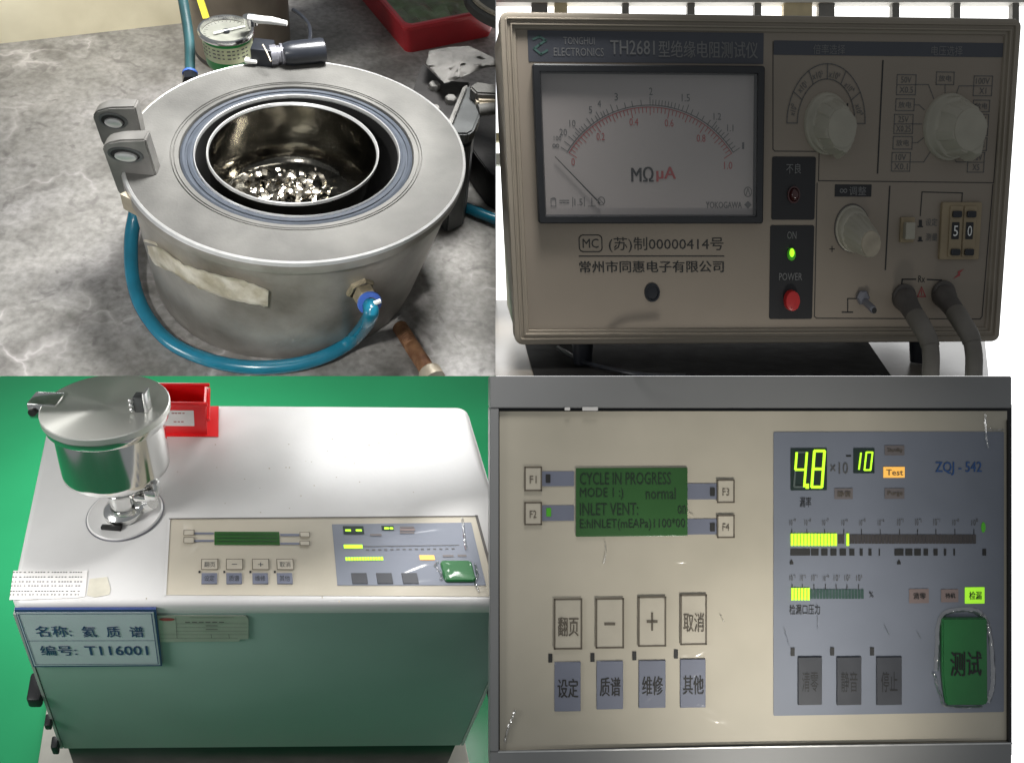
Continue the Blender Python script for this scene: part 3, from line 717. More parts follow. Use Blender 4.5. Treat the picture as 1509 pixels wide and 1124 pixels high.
# header
emit('header_bar', rsheet(pf, 778, 47, 1125, 93, D), 'navy', tester, smooth=0, flat=True)
text(pf, 'TONGHUI', 830, 55, 876, 66, D * 2, 'whiteink', tester)
text(pf, 'ELECTRONICS', 816, 71, 889.5, 83, D * 2, 'whiteink', tester)
bm = stroke(pf, [(786, 58), (795, 54), (804, 60), (795, 66), (787, 72), (797, 80), (806, 75)], 3, D * 2); emit('logo', bm, 'greenink', tester, smooth=0, flat=True)
text(pf, 'TH2681', 899, 60, 964, 81, D * 2, 'whiteink', tester, .012)
text(pf, '型绝缘电阻测试仪', 970, 61, 1116, 86, D * 2, 'whiteink', tester, .012)
# meter
mu0, mv0, mu1, mv1 = pf.box(788, 97, 1122, 329)
met = emit('meter', loft_rect(pf, mu0, mv0, mu1, mv1, [(0, 0), (0, .012), (.002, .014), (.010, .014), (.0125, .006), (.0125, .001)], .004, 4, True, False), 'frameblack', tester, smooth=25)
df = Face(T, 'b', .007 - .002)
emit('dial', rsheet(df, 795, 104, 1117, 320, 0), 'dialw', met, smooth=0, flat=True)
emit('cover_glass', loft_rect(pf, mu0 + .010, mv0 + .010, mu1 - .010, mv1 - .010, [(0, .0105), (.0005, .0118)], .004, 4, True, True), 'glass', met, smooth=0)
cu, cv = df.L(960, 307); RR = .1462
def arc(r, a0, a1_, n, wd, d): return stroke_uv(df, [(cu + r * math.sin(R(a0 + (a1_ - a0) * i / n)), cv + r * math.cos(R(a0 + (a1_ - a0) * i / n))) for i in range(n + 1)], wd, d)
bk = arc(RR, -56.5, 56.5, 60, .0012, D); rd = arc(RR - .0028, -56.5, 56.5, 60, .0011, D)
bkpos = [-56.5, -53, -49.5, -47.5, -45.5, -44, -42.5, -41, -39, -36, -34, -31.5, -30, -28, -26.5, -24.5, -21.5, -18.5, -14, -10, -5, 0, 1.6, 3.2, 5, 6.7, 8.5, 10.2, 12, 14, 16.2, 18.5, 21, 24, 27.5, 31, 35, 38, 39.5, 41, 43, 45, 47, 49.5, 52, 54.3, 56.5]
big = {-53, -49.5, -44, -36, -30, -21.5, 0, 21, 38, 47, 56.5, -56.5}
for a in bkpos:
    l = .0110 if a in big else .0072; s, c = math.sin(R(a)), math.cos(R(a))
    stroke_uv(df, [(cu + RR * s, cv + RR * c), (cu + (RR + l) * s, cv + (RR + l) * c)], .0010, D, bk)
for k in range(51):
    a = -56.5 + 113 * k / 50; l = .0125 if k % 10 == 0 else (.010 if k % 5 == 0 else .007); s, c = math.sin(R(a)), math.cos(R(a))
    stroke_uv(df, [(cu + (RR - .003) * s, cv + (RR - .003) * c), (cu + (RR - .003 - l) * s, cv + (RR - .003 - l) * c)], .0010, D, rd)
emit('scale_marks', bk, 'inkgrey', met, smooth=0, flat=True, kind='stuff'); emit('red_scale_marks', rd, 'redink', met, smooth=0, flat=True, kind='stuff')
for s, x, y, wd, h in (('∞', 819, 215, 10, 6), ('100', 821.5, 204, 11, 7), ('20', 830, 195, 11, 10), ('10', 843.5, 182, 9, 10), ('5', 870, 162, 5, 10), ('4', 883, 153, 5, 10), ('3', 908, 143, 5, 11), ('2', 959, 135, 5, 11),
                       ('1.5', 1010.5, 144.5, 12, 11), ('1.2', 1057, 172, 11, 10), ('1.1', 1076, 189, 9, 10), ('1', 1095, 215, 3, 10)):
    text(df, s, x - wd / 2, y - h / 2, x + wd / 2, y + h / 2, D, 'inkgrey', met)
for s, x, y, wd in (('0', 844.5, 238.6, 5), ('0.2', 885, 201.5, 12), ('0.4', 934, 180, 13), ('0.6', 986, 181.6, 13), ('0.8', 1033, 204, 13), ('1.0', 1073, 244, 12)):
    text(df, s, x - wd / 2, y - 5.5, x + wd / 2, y + 5.5, D, 'redink', met)
text(df, 'MΩ', 930, 246, 962, 268, D, 'ink', met, .02)
text(df, 'μA', 967, 246, 995, 268, D, 'redink', met, .02)
text(df, 'YOKOGAWA', 1040, 297.5, 1093, 307, D, 'inkgrey', met, .01)
bm = sheet(df, [(1102, 296.5), (1107.5, 302), (1102, 307.5), (1096.5, 302)], D); emit('diamond_logo', bm, 'inkgrey', met, smooth=0, flat=True)
bm = bmesh.new()
def ring(face, x, y, rx, ry, wpx, d, bm): return stroke(face, [(x + rx * math.cos(R(t)), y + ry * math.sin(R(t))) for t in range(0, 360, 15)], wpx, d, bm, True)
ring(df, 1102, 283, 5.5, 7, .9, D, bm); stroke(df, [(1099, 288), (1102, 278), (1105, 287)], .9, D, bm)
outline(df, 812, 293, 819, 304, 1, D, bm); stroke(df, [(813.5, 292), (817.5, 292)], 1.2, D, bm); stroke(df, [(825, 295.5), (838, 295.5)], 1.3, D, bm)
for x in (825, 830, 835): stroke(df, [(x, 299), (x + 3, 299)], 1.3, D, bm)
stroke(df, [(844, 291), (844, 304)], 1, D, bm); stroke(df, [(861, 291), (861, 304)], 1, D, bm)
stroke(df, [(867, 304), (877, 304)], 1, D, bm); stroke(df, [(872, 292), (872, 304)], 1, D, bm); ring(df, 886, 296.5, 5, 6, .9, D, bm); stroke(df, [(882.5, 292.5), (889.5, 300.5)], .9, D, bm)
emit('symbol_marks', bm, 'inkgrey', met, smooth=0, flat=True)
text(df, '1.5', 846.5, 293, 858.5, 303, D, 'inkgrey', met)
nd = [df.W(*df.L(x, y), .0035) for x, y in ((817.5, 231), (884, 300))]
emit('needle', tube(nd, [.0006, .0011], 8), 'ink', met)
# maker's marks
ml = bmesh.new(); u0, v0, u1, v1 = pf.box(853.5, 346.5, 887, 371)
stroke_uv(pf, rrect(u0, v0, u1, v1, .006, 5), .0014, D, ml, True); stroke(pf, [(853.5, 377.5), (1066.5, 377.5)], 1.6, D, ml); emit('print_lines', ml, 'ink', tester, smooth=0, flat=True)
text(pf, 'MC', 858.5, 352, 882, 365.5, D, 'ink', tester)
text(pf, '(苏)制00000414号', 897, 349.5, 1066, 372, D, 'ink', tester)
text(pf, '常州市同惠电子有限公司', 853.5, 384.5, 1066, 401.5, D, 'ink', tester, .012)
emit('zero_adjuster', disc(pf, 961, 431, 11.5, 14, [(1.05, .0), (1.0, .0022), (.82, .0022), (.76, -.0), (.3, .0003), (0, .0003)]), 'blackpl', tester)
# outlines and title bar on the right
emit('title_bar', rsheet(pf, 1140, 62, 1479, 83, D), 'navy', tester, smooth=0, flat=True)
text(pf, '倍率选择', 1198, 66, 1245, 80.5, D * 2, 'whiteink', tester)
text(pf, '电压选择', 1372, 68, 1418, 82.5, D * 2, 'whiteink', tester)
ln = bmesh.new()
stroke(pf, [(1139, 62), (1139, 220), (1142, 223), (1207, 223.5), (1206, 266.5), (1464, 269.5)], 1.1, D, ln); stroke(pf, [(1480, 64), (1464, 269)], 1.0, D, ln)
stroke(pf, [(1301, 90), (1293, 255)], 2, D, ln); stroke(pf, [(1204, 270), (1200, 466), (1203, 469), (1444, 470), (1447, 466), (1463, 272)], 1.2, D, ln)
stroke(pf, [(1311, 275), (1304.5, 397)], 2, D, ln)
stroke(pf, [(1356, 318), (1358.5, 283), (1418, 284.5), (1417, 297)], 1.4, D, ln)
stroke(pf, [(1328.5, 419), (1329.5, 411.5), (1349, 411.5)], 2, D, ln); stroke(pf, [(1366.5, 411.8), (1387, 412.8), (1387, 420)], 2, D, ln)
stroke(pf, [(1262, 440), (1249, 440), (1249, 459)], 1.5, D, ln); stroke(pf, [(1241, 460), (1256, 460)], 1.8, D, ln)
stroke(pf, [(1226, 363), (1226, 371)], 1.2, D, ln); stroke(pf, [(1222.5, 367), (1229.5, 367)], 1.2, D, ln); stroke(pf, [(1277, 368), (1283, 368)], 1.2, D, ln)
emit('print_lines', ln, 'ink', tester, smooth=0, flat=True)
# multiplier arc round the first knob
ku, kv = pf.L(1217, 182); ab = bmesh.new()
def el(rx, ry, a): return (ku + rx / 1000 * math.sin(R(a)), kv + ry / 1000 * math.cos(R(a)))
for rx, ry in ((58.5, 83), (43, 62)): stroke_uv(pf, [el(rx, ry, a) for a in range(-90, 91, 6)], .0012, D * 2, ab)
for a in (-90, -58, -28, 0, 28, 58, 90): stroke_uv(pf, [el(58.5, 83, a), el(43, 62, a)], .0012, D * 2, ab)
emit('arc_outline', ab, 'inkgrey', tester, smooth=0, flat=True)
for s, a in (('x10⁰', -74), ('x10¹', -43), ('x10²', -14), ('x10³', 14), ('x10⁴', 43), ('x10⁵', 74)):
    x, y = 1217 + 51 * math.sin(R(a)), 182 - 73 * math.cos(R(a))
    text(pf, s, x - 8, y - 5, x + 8, y + 5, D * 2, 'inkgrey', tester, rot=R(-a))
# voltage boxes round the second knob
vb = bmesh.new()
for (x0, y0, x1, y1), rows in (((1321.5, 110.5, 1349.3, 140), ('50V', 'X0.5')), ((1379.7, 106.6, 1405.6, 125), ('放电',)), ((1434.7, 112.4, 1461.7, 141.5), ('100V', 'X1')), ((1320, 146, 1347, 163.4), ('放电',)),
        ((1317.6, 169, 1345, 197), ('25V', 'X0.25')), ((1316, 201.5, 1344, 220), ('放电',)), ((1314, 225, 1341, 252.5), ('10V', 'X0.1')), ((1434, 148, 1458, 165), ('放电',)), ((1434, 169, 1456, 200), ('250V', 'X2.5')),
        ((1431, 203.6, 1454, 222), ('放电',)), ((1426, 225, 1450, 254), ('500V', 'X5'))):
    outline(pf, x0, y0, x1, y1, 1.1, D, vb)
    n_ = len(rows); hgt = (y1 - y0) / n_
    if n_ == 2: stroke(pf, [(x0, (y0 + y1) / 2), (x1, (y0 + y1) / 2)], 1, D, vb)
    for i, s in enumerate(rows):
        wd = min(x1 - x0 - 6, 5.0 * len(s) + (9 if n_ == 1 else 0)); yc = y0 + hgt * (i + .5)
        text(pf, s, (x0 + x1 - wd) / 2, yc - 4.6, (x0 + x1 + wd) / 2, yc + 4.6, D, 'inkgrey', tester)
for P in ([(1349, 125), (1368, 125), (1376, 146)], [(1392.5, 125), (1392.5, 142)], [(1434, 127), (1413, 127), (1407, 146)], [(1347, 155), (1354, 155), (1362, 162)], [(1345, 183), (1358, 183)], [(1344, 210.5), (1352, 210.5), (1361, 203)], [(1341, 239), (1361, 239), (1372, 222)], [(1426, 239), (1409, 239), (1401, 226)]):
    stroke(pf, P, 1, D, vb)
emit('box_outlines', vb, 'inkgrey', tester, smooth=0, flat=True)
# knobs
def bigknob(x, y, rx, ry, dx, dy, rot):
    u, v = pf.L(x, y)
    def f(p):  # p in unit radii, z height
        k = p.z / .036
        return pf.W(u + p.x * rx / 1000 + dx / 1000 * k, v + p.y * ry / 1000 - dy / 1000 * k, p.z)
    k_ = emit('knob', lathe([(1.0, .0), (1.0, .004), (.965, .006), (.93, .007), (.90, .014), (.84, .016), (.0, .016)], 48, f=f), 'knobw', tester)
    # fluted grip with pointer wing
    bm = bmesh.new(); n = 72; loops = []
    for z, s in ((.014, .84), (.033, .69), (.0355, .65)):
        L_ = []
        for i in range(n):
            a = 2 * math.pi * i / n + R(rot); rr_ = s * (1 + .045 * (1 if math.sin(6 * a * 1.0) > .2 else -1))
            w_ = max(0, math.cos(a - R(rot))) ** 26; rr_ *= 1 + .42 * w_ * (1 - .3 * (z - .014) / .022)
            L_.append(bm.verts.new(f(Vector((rr_ * math.cos(a), rr_ * math.sin(a), z)))))
        loops.append(L_)
    for A, B in zip(loops, loops[1:]):
        for i in range(n): bm.faces.new((A[i], A[(i + 1) % n], B[(i + 1) % n], B[i]))
    bm.faces.new(loops[-1]); bm.faces.new(loops[0][::-1])
    emit('grip', bm, 'knobw', k_, smooth=30)
    emit('cap', lathe([(.62, .0355), (.62, .0366), (.58, .0370), (0, .0372)], 40, f=f), 'knobw', k_, smooth=30)
    emit('pointer_mark', xf(bbox(-.03, -.09, 0, .03, .09, .0006), lambda p: f(Vector((.60 + p.x, .62 + p.y, .0168 + p.z)))), 'ink', k_)
bigknob(1217, 182, 33, 44, 10, 8, -72)
bigknob(1397, 187, 38, 48, 15, 5, -60)
u3, v3 = pf.L(1255, 336)
def fk(p): k = p.z / .045; return pf.W(u3 + p.x * .024 + .010 * k, v3 + p.y * .032 - .019 * k, p.z)
k3 = emit('knob', lathe([(1.08, 0), (1.08, .003), (1.0, .004), (.98, .012), (.9, .014), (0, .014)], 40, f=fk), 'knobw', tester, label='small fluted adjusting knob')
emit('skirt', lathe([(1.13, -.0002), (1.13, .0018), (1.05, .0018)], 40, f=fk), 'plug', k3)
bm = bmesh.new(); loops = []
for z, s in ((.013, .86), (.043, .66), (.046, .60)):
    loops.append([bm.verts.new(fk(Vector((s * (1 + .06 * (i % 4 < 2)) * math.cos(2 * math.pi * i / 56), s * (1 + .06 * (i % 4 < 2)) * math.sin(2 * math.pi * i / 56), z)))) for i in range(56)])
for A, B in zip(loops, loops[1:]):
    for i in range(56): bm.faces.new((A[i], A[(i + 1) % 56], B[(i + 1) % 56], B[i]))
bm.faces.new(loops[-1]); emit('grip', bm, 'knobw', k3, smooth=25)
emit('cap', lathe([(.60, .0455), (.58, .0475), (0, .048)], 32, f=fk), 'tan', k3)
# lamp panels
def bsheet(x0, y0, x1, y1, nm='lamp_plate'): return emit(nm, rsheet(pf, x0, y0, x1, y1, D * 1.5, .003), 'panelblack', tester, smooth=0, flat=True)
bsheet(1137, 231, 1201, 324); bsheet(1134, 332, 1198, 470)
text(pf, '不良', 1158, 241, 1180, 256, D * 3, 'whiteink', tester)
text(pf, 'ON', 1159.5, 341, 1173, 352, D * 3, 'whiteink', tester); text(pf, 'POWER', 1147.5, 402, 1181.5, 413, D * 3, 'whiteink', tester)
emit('warning_lamp', disc(pf, 1168.7, 287, 9, 12, [(1.05, .001), (1.05, .004), (.85, .0045), (.8, .003), (.7, .008), (.4, .011), (0, .012)]), 'ledoff', tester)
pl_ = emit('power_lamp', disc(pf, 1165.5, 374.5, 6.2, 9.5, [(1, .001), (1, .004), (.85, .006), (0, .007)]), 'ledglow', tester)
emit('lens', disc(pf, 1165, 372, 3.6, 6.5, [(1, .006), (.8, .0085), (0, .0095)]), 'ledon', pl_)
emit('power_button', disc(pf, 1164.7, 442, 11.3, 15.8, [(1, .001), (1, .010), (.93, .0125), (.7, .0135), (0, .014)]), 'redbtn', tester)
emit('adjust_bar', rsheet(pf, 1230, 272, 1284, 290, D), 'panelblack', tester, smooth=0, flat=True)
text(pf, '∞', 1237, 278, 1248, 284.5, D * 2, 'whiteink', tester); text(pf, '调整', 1251, 275, 1276, 288, D * 2, 'whiteink', tester)
# slide switch and thumbwheels
sw_ = emit('switch', slab(pf, 1325.5, 320, 1346, 357, 0, .004), 'wheel', tester)
emit('switch_button', slab(pf, 1329, 327, 1343, 352, .004, .013), 'knobw', sw_)
bm = sheet(pf, [(1352, 333), (1354, 333), (1354, 324), (1358.5, 324), (1358.5, 333), (1360, 333), (1360, 335), (1352, 335)], D); sheet(pf, [(1352, 354), (1353.5, 354), (1353.5, 349), (1358, 349), (1358, 354), (1359.5, 354), (1359.5, 356), (1352, 356)], D, bm)
emit('switch_symbols', bm, 'ink', tester, smooth=0, flat=True)
text(pf, '设定', 1364, 322, 1381, 333, D, 'inkgrey', tester); text(pf, '测量', 1364, 344, 1381, 355, D, 'inkgrey', tester)
tw = emit('thumbwheel_switch', slab(pf, 1384, 298, 1442, 382, 0, .006), 'wheel', tester)
for x in (1395.5, 1416):
    emit('wheel_frame', slab(pf, x - .5, 303, x + 18, 378, .006, .0085), 'wheel', tw)
for x, y in ((1406, 315.5), (1427, 315.5), (1403.5, 371), (1423.5, 371)): emit('wheel_button', slab(pf, x - 7, y - 5, x + 6, y + 4.5, .0085, .0125), 'blackpl', tw)
for x, s in ((1403.5, '5'), (1424, '0')):
    emit('digit_window', rsheet(pf, x - 5.5, 327, x + 5.5, 352, .0090), 'ink', tw, smooth=0, flat=True)
    text(pf, s, x - 3, 332, x + 3.5, 347.5, .0096, 'white', tw, name='digit')
bm = sheet(pf, [(1421, 396), (1411, 400), (1411.5, 404), (1404, 411), (1415, 406), (1414.5, 402)], D); emit('lightning_mark', bm, 'redink', tester, smooth=0, flat=True)
text(pf, 'Rx', 1353, 406, 1363, 416, D, 'ink', tester)
bm = stroke(pf, [(1357.8, 423), (1352, 437), (1363.6, 437)], 1.6, D, closed=True); stroke(pf, [(1357.8, 428), (1357.8, 434)], 1.5, D, bm); emit('warning_triangle', bm, 'redink', tester, smooth=0, flat=True)
# earth terminal
gt = emit('earth_terminal', disc(pf, 1270, 438, 10, 12, [(1, 0), (1, .006), (.8, .008), (.6, .008), (0, .008)], 6), 'darkmetal', tester)
emit('pin', disc(pf, 1271, 441, 5.2, 6.2, [(1, .007), (1, .028), (.8, .030), (0, .030)], 24, 5, 12), 'darkmetal', gt)
emit('pin_hole', disc(pf, 1276, 453.2, 3.8, 4.6, [(1, .0302), (0, .0303)], 20), 'ink', gt)
# ---- two test cables plugged in
for i, (sx, sy, path, lab) in enumerate(((1331, 438, [(1337, 447, .020), (1347, 463, .045), (1358.5, 482, .075), (1369, 503, .095), (1372, 525, .105), (1371.5, 550, .11), (1371, 590, .115)], 'left one of two grey test cables plugged into the tester'),
        (1389, 433, [(1395, 442, .020), (1406, 457, .045), (1418, 476, .075), (1430, 497, .095), (1435, 522, .105), (1435, 550, .11), (1434, 590, .115)], 'right one of two grey test cables plugged into the tester'))):
    P = [pf.W(*pf.L(sx, sy), .001)] + [pf.W(*Face(T, 'b', .007 - d).L(x, y), d) for x, y, d in path]
    P = [pf.W(*pf.L(sx, sy), .001)] + [T.W(*T.hit(x, y, 'b', .007 - d)) for x, y, d in path]
    cb = thing('test_cable', lab, 'cable', P[0], 'test cables plugged into the tester')
    C_ = catmull(P, 10)
    emit('boot', tube(C_[:26], [.0165 + .0016 * math.sin(min(k, 12) / 12 * 3.14) - .00014 * k for k in range(26)], 20), 'plug', cb)
    emit('socket_ring', disc(pf, sx, sy, 18, 21, [(1, 0), (1, .006), (.9, .008), (.6, .008)], 32), 'plug', cb)
    emit('sleeve', tube(C_[22:44], [.0142 + .0002 * (k % 2) - .00007 * k for k in range(22)], 20), 'cablegrey', cb)
    emit('cord', tube(C_[42:], .0118, 18), 'cablegrey', cb, clip=TRC)

# ================================================================== 3. white cabinet on the green floor
ex3, ey3, ez3 = Vector((.99896, .04479, -.00909)), Vector((-.23362, .76689, .63185)), Vector((.21417, -.74125, .67755))
K = Frame((-.35470, 0, -.32706), ex3, ey3, ez3)
KW, KD, KH = .75637, .45126, .53978
kt = Face(K, 'c', 0); kf = Face(K, 'b', 0)
n3 = ex3.cross(ey3).normalized()
FZ = -KH - .185
bm = bmesh.new()
fa, fb_, fc_ = K.hit(-420, 470, 'c', FZ), K.hit(900, 470, 'c', FZ), K.hit(740, 1150, 'c', FZ)
q = [K.W(fa.x, fa.y, FZ), K.W(fb_.x, fb_.y, FZ), K.W(fc_.x, fc_.y, FZ), K.W(fc_.x, -2.0, FZ), K.W(fa.x, -2.0, FZ)]
prism(q, [p - n3 * .02 for p in q], bm)
emit('floor', bm, 'floorgreen', kind='structure', smooth=0)
cab = thing('white_cabinet', 'white-topped instrument cabinet with green-grey front standing on green floor', 'cabinet', K.W(0, .2, -KH - .05))
hk = KW / 2
# top cover with rounded plan corners and a soft front lip
def ktop(prof, r, m_, nm):
    bm = bmesh.new(); loops = []
    for ins, c in prof:
        loops.append([bm.verts.new(K.W(u, v, c)) for u, v in rrect(-hk + ins, ins, hk - ins, KD - ins, max(.002, r - ins), 8)])
    for A, B in zip(loops, loops[1:]):
        for i in range(len(A)): bm.faces.new((A[i], A[(i + 1) % len(A)], B[(i + 1) % len(A)], B[i]))
    bm.faces.new(loops[-1]); bm.faces.new(loops[0][::-1]); return emit(nm, bm, m_, cab, smooth=50)
ktop([(.010, -.030), (.001, -.029), (0, -.024), (0, -.010), (.0035, -.0025), (.009, 0)], .022, 'cabwhite', 'top_cover')
ktop([(.012, -KH + .03), (.010, -.0295)], .02, 'cabside', 'side_shell')
emit('front_panel', fbox(K, -hk + .006, .0005, -KH, hk - .006, .03, -.0285, bev=.002), 'cabgreen', cab)
emit('plinth', fbox(K, -hk + .012, .006, -KH - .115, hk - .012, KD - .02, -KH - .0005, bev=.002), 'baseblack', cab)
emit('corner_trim', fbox(K, -hk + .001, -.0005, -KH + .004, -hk + .0055, .02, -.03), 'cabside', cab)
emit('corner_trim', fbox(K, hk - .0055, -.0005, -KH + .004, hk - .001, .02, -.03), 'cabside', cab)
# trolley under it
tr = thing('trolley', 'pale flat trolley under the white cabinet', 'trolley', K.W(0, .2, FZ))
emit('deck', fbox(K, -hk - .062, -.020, -KH - .150, hk + .035, KD + .02, -KH - .1155, bev=.004), 'trolley', tr)
for a_, b_ in ((-hk + .03, .02), (hk - .05, .02), (-hk + .03, KD - .03), (hk - .05, KD - .03)):
    emit('wheel', lathe([(0, -.012), (.022, -.012), (.022, .012), (0, .012)], 24, f=lambda p, a_=a_, b_=b_: K.W(a_ + p.z, b_ + p.x, FZ + .024 + p.y)), 'caster', tr)
# black side handles
for px, py, sg in ((54, 1016, -1), (727, 1008, 1)):
    h = K.hit(px, py, 'a', -hk - .012 if sg < 0 else hk + .010)
    emit('side_handle', fbox(K, h.x - .012, h.y - .028, h.z - .016, h.x + .012, h.y + .028, h.z + .016, bev=.006), 'caster', cab)
h = K.hit(72, 1063, 'a', -hk - .002); emit('side_latch', fbox(K, h.x - .006, h.y - .012, h.z - .010, h.x + .006, h.y + .012, h.z + .010, bev=.003), 'caster', cab)
h = K.hit(83, 1096, 'a', -hk - .002); emit('side_latch', fbox(K, h.x - .008, h.y - .012, h.z - .022, h.x + .004, h.y + .012, h.z + .012, bev=.003), 'caster', cab)

# ---- name sign, spec plate, instruction label
k0 = kf
def qsheet(face, P, d, nm, m_, par, thick=.002):
    uv = [face.L(*p) for p in P]
    return emit(nm, prism([face.W(u, v, d) for u, v in uv], [face.W(u, v, d - thick) for u, v in uv]), m_, par, smooth=0)
sg = qsheet(k0, [(22, 894), (230, 893.5), (239, 977), (50, 978.5)], .005, 'name_sign', 'signblue', cab, .0045)
sp = qsheet(k0, [(24.5, 897.5), (226.5, 897), (236.5, 974.8), (51.5, 976.3)], .0056, 'sign_face', 'signpaper', sg, .0005)
bm = stroke(k0, [(27.5, 899.5), (223.5, 899), (233.5, 973), (53.5, 974)], 1.3, .0062, closed=True); stroke(k0, [(42, 939), (229, 938.5)], 1.2, .0062, bm)
emit('sign_lines', bm, 'signblue', sg, smooth=0, flat=True)
text(k0, '名称:', 53, 917, 105, 933, .0062, 'signblue', sg, .012); text(k0, '氦', 121, 917.5, 142, 933.5, .0062, 'signblue', sg, .012)
text(k0, '质', 157, 917.5, 177, 933.5, .0062, 'signblue', sg, .012); text(k0, '谱', 191, 917.5, 212, 933.5, .0062, 'signblue', sg, .012)
text(k0, '编号:', 60, 946, 113, 960.5, .0062, 'signblue', sg, .012); text(k0, 'T116001', 126, 946.5, 217.5, 960, .0062, 'signblue', sg, .016)
spp = qsheet(k0, [(231.5, 905), (362, 905.5), (366, 910), (366, 939.5), (354, 940), (352, 943), (236, 944)], .002, 'spec_plate', 'speclabel', cab, .0012)
emit('oval_logo', disc(k0, 246, 910.3, 11.5, 4.4, [(1, .0026), (0, .0026)]), 'redink', spp, smooth=0)
bm = bmesh.new()
for x0, x1, y in ((259, 364, 916.5), (259, 364, 922), (259, 364, 927.5), (236, 364, 932.5), (237, 350, 938)): stroke(k0, [(x0, y), (x1, y)], .6, .0026, bm)
stroke(k0, [(259, 907), (261, 938)], .6, .0026, bm); stroke(k0, [(311, 932), (312, 938)], .6, .0026, bm); stroke(k0, [(337, 932), (338, 938)], .6, .0026, bm)
for k in range(6): stroke(k0, [(274 + k * 10, 914.5), (279 + k * 10, 914.5)], 2.2, .0026, bm)
stroke(k0, [(304, 919.5), (320, 919.5)], 1.6, .0026, bm); stroke(k0, [(304, 925), (320, 925)], 1.6, .0026, bm); stroke(k0, [(280, 907.5), (345, 907.5)], .8, .0026, bm)
emit('plate_print', bm, 'inkgrey', spp, smooth=0, flat=True)
il = qsheet(kt, [(20, 841), (129.5, 841), (125, 879), (110, 881), (14, 884)], .0012, 'instruction_label', 'paper', cab, .001)
bm = bmesh.new(); rnd = random.Random(5)
for i, y in enumerate((843.5, 850.5, 857.5, 863.5, 871.5, 876.5)):
    x = 20 - i * .9
    while x < 120:
        l = rnd.choice((.5, .9, 1.2)); stroke(kt, [(x, y), (x + l, y)], 1.9, .0016, bm); x += l + rnd.choice((3.2, 3.6, 5.5))
emit('label_print', bm, 'inkgrey', il, smooth=0, flat=True, kind='stuff')
qsheet(kt, [(132, 853), (158, 850), (163, 868), (161, 876), (140, 880), (128, 877)], .0008, 'tape_remnant', 'tape', cab, .0006)

# ---- control panel let into the top
D3 = .0008
inset = qsheet(kt, [(249, 765), (703, 761), (730, 879), (243, 876.5)], .0010, 'control_panel', 'cream', cab, .0008)
bm = stroke(kt, [(250, 765), (702, 761)], 2.2, .0018); stroke(kt, [(702, 761), (731, 868)], 4.5, .0018, bm); emit('panel_gap', bm, 'plug', inset, smooth=0, flat=True)
bm = stroke(kt, [(249, 767), (243, 876)], 4, .0020); emit('panel_lip', bm, 'cabwhite', inset, smooth=0, flat=True)
bp = emit('blue_area', sheet(kt, [(489, 773), (694, 770.5), (716, 863), (497, 863)], .0018), 'blue', inset, smooth=0, flat=True)
lc = emit('display', slab(kt, 316, 784, 412, 803.5, .0008, .0022, .001, .0004), 'lcd', inset)
bm = bmesh.new()
for y in (788.5, 793.5, 798.5):
    for x in range(320, 406, 6): stroke(kt, [(x, y), (x + 4, y)], 1.4, .0026, bm)
emit('display_text', bm, 'lcdtext', lc, smooth=0, flat=True, kind='stuff')
for x0, y0, x1, y1 in ((271, 782, 286, 789.5), (271, 793, 286, 801), (442, 785.5, 456, 792), (442, 798.5, 456, 804.5)):
    kk = emit('key', slab(kt, x0, y0, x1, y1, .0008, .003, .0012, .0006), 'cream_key', inset); emit('key_outline', outline(kt, x0, y0, x1, y1, .9, .0031), 'brownline', kk, smooth=0, flat=True)
for x0, y0, x1, y1 in ((286.5, 785, 315, 788), (286.5, 796, 315, 799), (413, 787, 441, 790.5), (413, 800, 441, 803)): emit('key_bar', rsheet(kt, x0, y0, x1, y1, .0018, .0004), 'bluekey', inset, smooth=0, flat=True)
for i, x in enumerate((297, 333.5, 372, 408)):
    kk = emit('key', slab(kt, x, 825, x + 24, 840, .0008, .003, .001, .0006), 'cream_key', inset); bm = outline(kt, x, 825, x + 24, 840, 1, .0031)
    emit('key_outline', bm, 'brownline', kk, smooth=0, flat=True)
    if i in (0, 3): text(kt, ('翻页', '取消')[i // 3], x + 4, 829, x + 20, 837, .0033, 'inkgrey', kk)
    else: text(kt, '−+'[i - 1], x + 8, 830 if i == 2 else 832, x + 16, 836 if i == 2 else 833, .0033, 'inkgrey', kk)
    kk = emit('key', slab(kt, x, 845, x + 23, 861, .0008, .003, .001, .0006), 'bluekey', inset)
    text(kt, ('设定', '质谱', '维修', '其他')[i], x + 4, 849, x + 19, 857.5, .0033, 'ink', kk)
    emit('key_lamp', rsheet(kt, x - 4.5, 841.5, x - 1.5, 845, .0018, .0004), 'ink', inset, smooth=0, flat=True)
dg_ = emit('digit_window', rsheet(kt, 505.5, 776, 536, 788, .0024), 'segback', inset, smooth=0, flat=True)
bm = rsheet(kt, 508.5, 781, 517, 784, .0028); rsheet(kt, 524, 781, 533, 784, .0028, bm=bm); rsheet(kt, 566, 778, 573, 781, .0028, bm=bm); rsheet(kt, 574, 778, 579, 781, .0028, bm=bm)
emit('lit_digits', bm, 'segon', dg_, smooth=0, flat=True)
emit('exponent_window', rsheet(kt, 562, 775.5, 580, 782.5, .0024), 'segback', inset, smooth=0, flat=True)
emit('lit_bar', rsheet(kt, 506.5, 803.5, 534, 809, .0026), 'segon', inset, smooth=0, flat=True)
emit('scale_line', stroke(kt, [(535, 806), (676, 804)], 1.3, .0024), 'inkgrey', inset, smooth=0, flat=True)
bm = bmesh.new()
for k in range(15): stroke(kt, [(540 + k * 9, 811 - k * .12), (542.5 + k * 9, 811 - k * .12)], 2.2, .0024, bm)
emit('scale_marks', bm, 'inkgrey', inset, smooth=0, flat=True, kind='stuff')
bm = bmesh.new()
